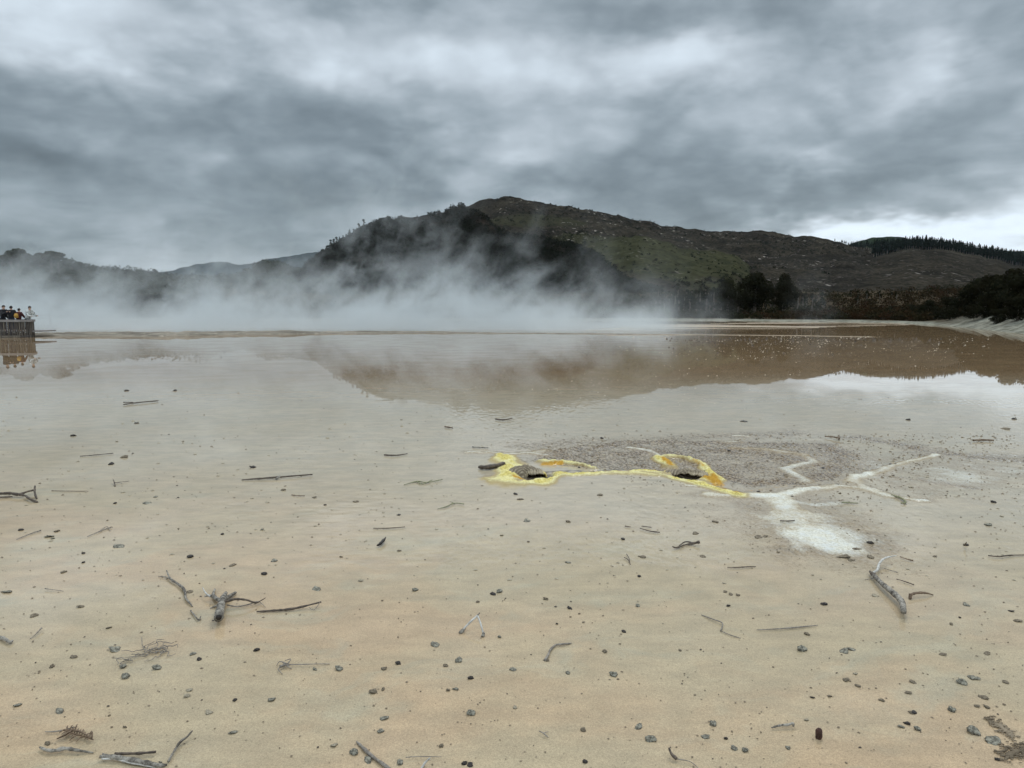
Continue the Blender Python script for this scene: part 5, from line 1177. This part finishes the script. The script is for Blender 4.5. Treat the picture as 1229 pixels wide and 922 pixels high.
# ------------------------------------------------------------------ world: overcast sky
w = bpy.data.worlds.new('World'); scene.world = w; w.use_nodes = True; w.node_tree.nodes.clear(); t = NT(w.node_tree)
SUN_EL, SUN_AZ = 52.0, 20.0      # azimuth measured from +Y towards +X
out = t.new('ShaderNodeOutputWorld'); bg = t.new('ShaderNodeBackground'); bg.inputs[1].default_value = .1
sky = t.new('ShaderNodeTexSky', sky_type='NISHITA'); sky.sun_disc = False; sky.sun_elevation = R(SUN_EL); sky.sun_rotation = R(SUN_AZ)
tc = t.new('ShaderNodeTexCoord'); dv = tc.outputs['Generated']; s = t.sep(dv); dx, dy, dz = s[0], s[1], s[2]
zz = t.math('ADD', t.math('MAXIMUM', dz, 0.0), .14)
pl = t.comb(t.math('DIVIDE', dx, zz), t.math('DIVIDE', dy, zz), 0.0)
n_a = t.noise(pl, 1.3, 6, .60, .3); n_b = t.noise(t.scale(dv, (1, 1, 2.1)), 4.6, 6, .62, .2); n_c = t.noise(pl, .9, 2, .5, 0, 'Color')
az = t.math('MULTIPLY', t.math('ARCTAN2', dx, dy), 57.2958); el = t.math('MULTIPLY', t.math('ARCSINE', dz), 57.2958)
w1 = t.sep(t.vmath('SUBTRACT', n_c, (.5, .5, .5)))
nfine = t.sep(t.vmath('SUBTRACT', t.noise(t.scale(dv, (1, 1, 2.2)), 6.0, 4, .6, 0, 'Color'), (.5, .5, .5)))
az2 = t.math('ADD', t.math('ADD', az, t.math('MULTIPLY', w1[0], 5.)), t.math('MULTIPLY', nfine[0], 13.))
el2 = t.math('ADD', t.math('ADD', el, t.math('MULTIPLY', w1[1], 2.)), t.math('MULTIPLY', nfine[1], 8.))
P = t.comb(az2, el2, 0.0)
blobs = [(40, 10, 170, 45, .62), (90, 130, 170, 45, -.42), (80, 150, 60, 16, .28), (70, 190, 110, 28, -.32), (490, 60, 170, 45, .42), (300, 25, 80, 35, .32), (330, 130, 120, 40, -.15), (835, 75, 135, 38, .62), (740, 15, 90, 30, -.28),
         (980, 45, 60, 40, -.25), (1075, 85, 70, 45, .55), (540, 150, 65, 22, .36), (815, 205, 230, 42, -.32), (1010, 238, 190, 30, -.42), (480, 215, 150, 18, -.2), (960, 200, 70, 18, .30), (1090, 281, 160, 18, 1.9), (1215, 250, 45, 32, .75),
         (150, 285, 260, 38, -.26), (640, 195, 60, 16, .2), (1200, 170, 60, 40, .1), (480, 258, 60, 10, .12), (1150, 40, 50, 30, -.12), (900, 270, 110, 9, .0), (60, 260, 60, 14, .12), (700, 225, 120, 12, -.1)]
acc = None
for (bx, by, rx, ry, am) in blobs:
    d = ray(bx, by); d = d/np.linalg.norm(d); a0 = math.degrees(math.atan2(d[0], d[1])); e0 = math.degrees(math.asin(d[2]))
    kx = math.degrees(1/FPX)*.9
    q = t.vmath('MULTIPLY', t.vmath('SUBTRACT', P, (a0, e0, 0)), (1/(rx*kx), 1/(ry*kx), 0))
    g_ = t.math('MULTIPLY', t.math('EXPONENT', t.math('MULTIPLY', t.vmath('DOT_PRODUCT', q, q), -1.0)), am*1.25)
    acc = g_ if acc is None else t.math('ADD', acc, g_)
vo = t.new('ShaderNodeTexVoronoi', feature='SMOOTH_F1'); vo.inputs['Scale'].default_value = 5.0; vo.inputs['Detail'].default_value = 2.0; vo.inputs['Roughness'].default_value = .55; vo.inputs['Smoothness'].default_value = .7; vo.inputs['Randomness'].default_value = 1.0
t.set(vo, 'Vector', t.vmath('ADD', t.scale(dv, (1, 1, 2.5)), t.vmath('SCALE', t.vmath('SUBTRACT', t.noise(dv, 5.0, 3, .6, 0, 'Color'), (.5, .5, .5)), scale=.30)))
bil = t.math('MULTIPLY', t.math('SUBTRACT', .42, vo.outputs['Distance']), 1.05)
nn = t.math('ADD', bil, t.math('MULTIPLY', t.math('SUBTRACT', n_a, .5), 1.15))
nn = t.math('ADD', nn, t.math('MULTIPLY', t.math('SUBTRACT', n_b, .5), 1.15))
zen = t.math('ADD', t.map(el, 27, 60, 0, 1.0), t.math('MULTIPLY', t.map(dy, .2, -.5, 0, .9), t.map(el, -2, 20, 0, 1)))
L0 = t.math('MULTIPLY', t.math('EXPONENT', t.math('ADD', acc, nn)), .70)
L0 = t.math('DIVIDE', L0, t.math('SQRT', t.math('ADD', 1.0, t.math('POWER', t.math('DIVIDE', L0, 1.05), 2.0))))
L = t.math('MULTIPLY', t.math('MULTIPLY', L0, 10.0), t.math('EXPONENT', zen))
col = t.mix(t.map(L, .8, 6.5), (.76, .97, 1.10), (.87, .99, 1.09))
cl = t.vmath('SCALE', col, scale=L)
mixc = t.mix(.93, sky.outputs[0], cl)
t.l.new(mixc, bg.inputs[0]); t.l.new(bg.outputs[0], out.inputs[0])
ld = bpy.data.lights.new('sun', 'SUN'); ld.energy = 1.2; ld.angle = R(20); ld.color = (1, .97, .93)
sun = bpy.data.objects.new('sun', ld); C.objects.link(sun)
sd = Vector((math.sin(R(SUN_AZ))*math.cos(R(SUN_EL)), math.cos(R(SUN_AZ))*math.cos(R(SUN_EL)), math.sin(R(SUN_EL))))
sun.rotation_euler = sd.to_track_quat('Z', 'Y').to_euler()

# ------------------------------------------------------------------ camera and render settings
cd = bpy.data.cameras.new('camera'); cd.sensor_width = 36; cd.lens = FPX/1229*36; cd.clip_start = .05; cd.clip_end = 30000
cam = bpy.data.objects.new('camera', cd); C.objects.link(cam); cam.location = (0, 0, EYE); cam.rotation_euler = (R(90)-PITCH, 0, 0); scene.camera = cam
scene.view_settings.view_transform = 'Standard'; scene.view_settings.look = 'None'; scene.view_settings.gamma = 1; scene.view_settings.exposure = 0.0
cy = scene.cycles; cy.max_bounces = 6; cy.diffuse_bounces = 3; cy.glossy_bounces = 3; cy.transparent_max_bounces = 8; cy.volume_bounces = 2; cy.use_denoising = True
cy.volume_max_steps = 128; cy.volume_step_rate = 1.0; cy.use_adaptive_sampling = True; cy.adaptive_threshold = .015
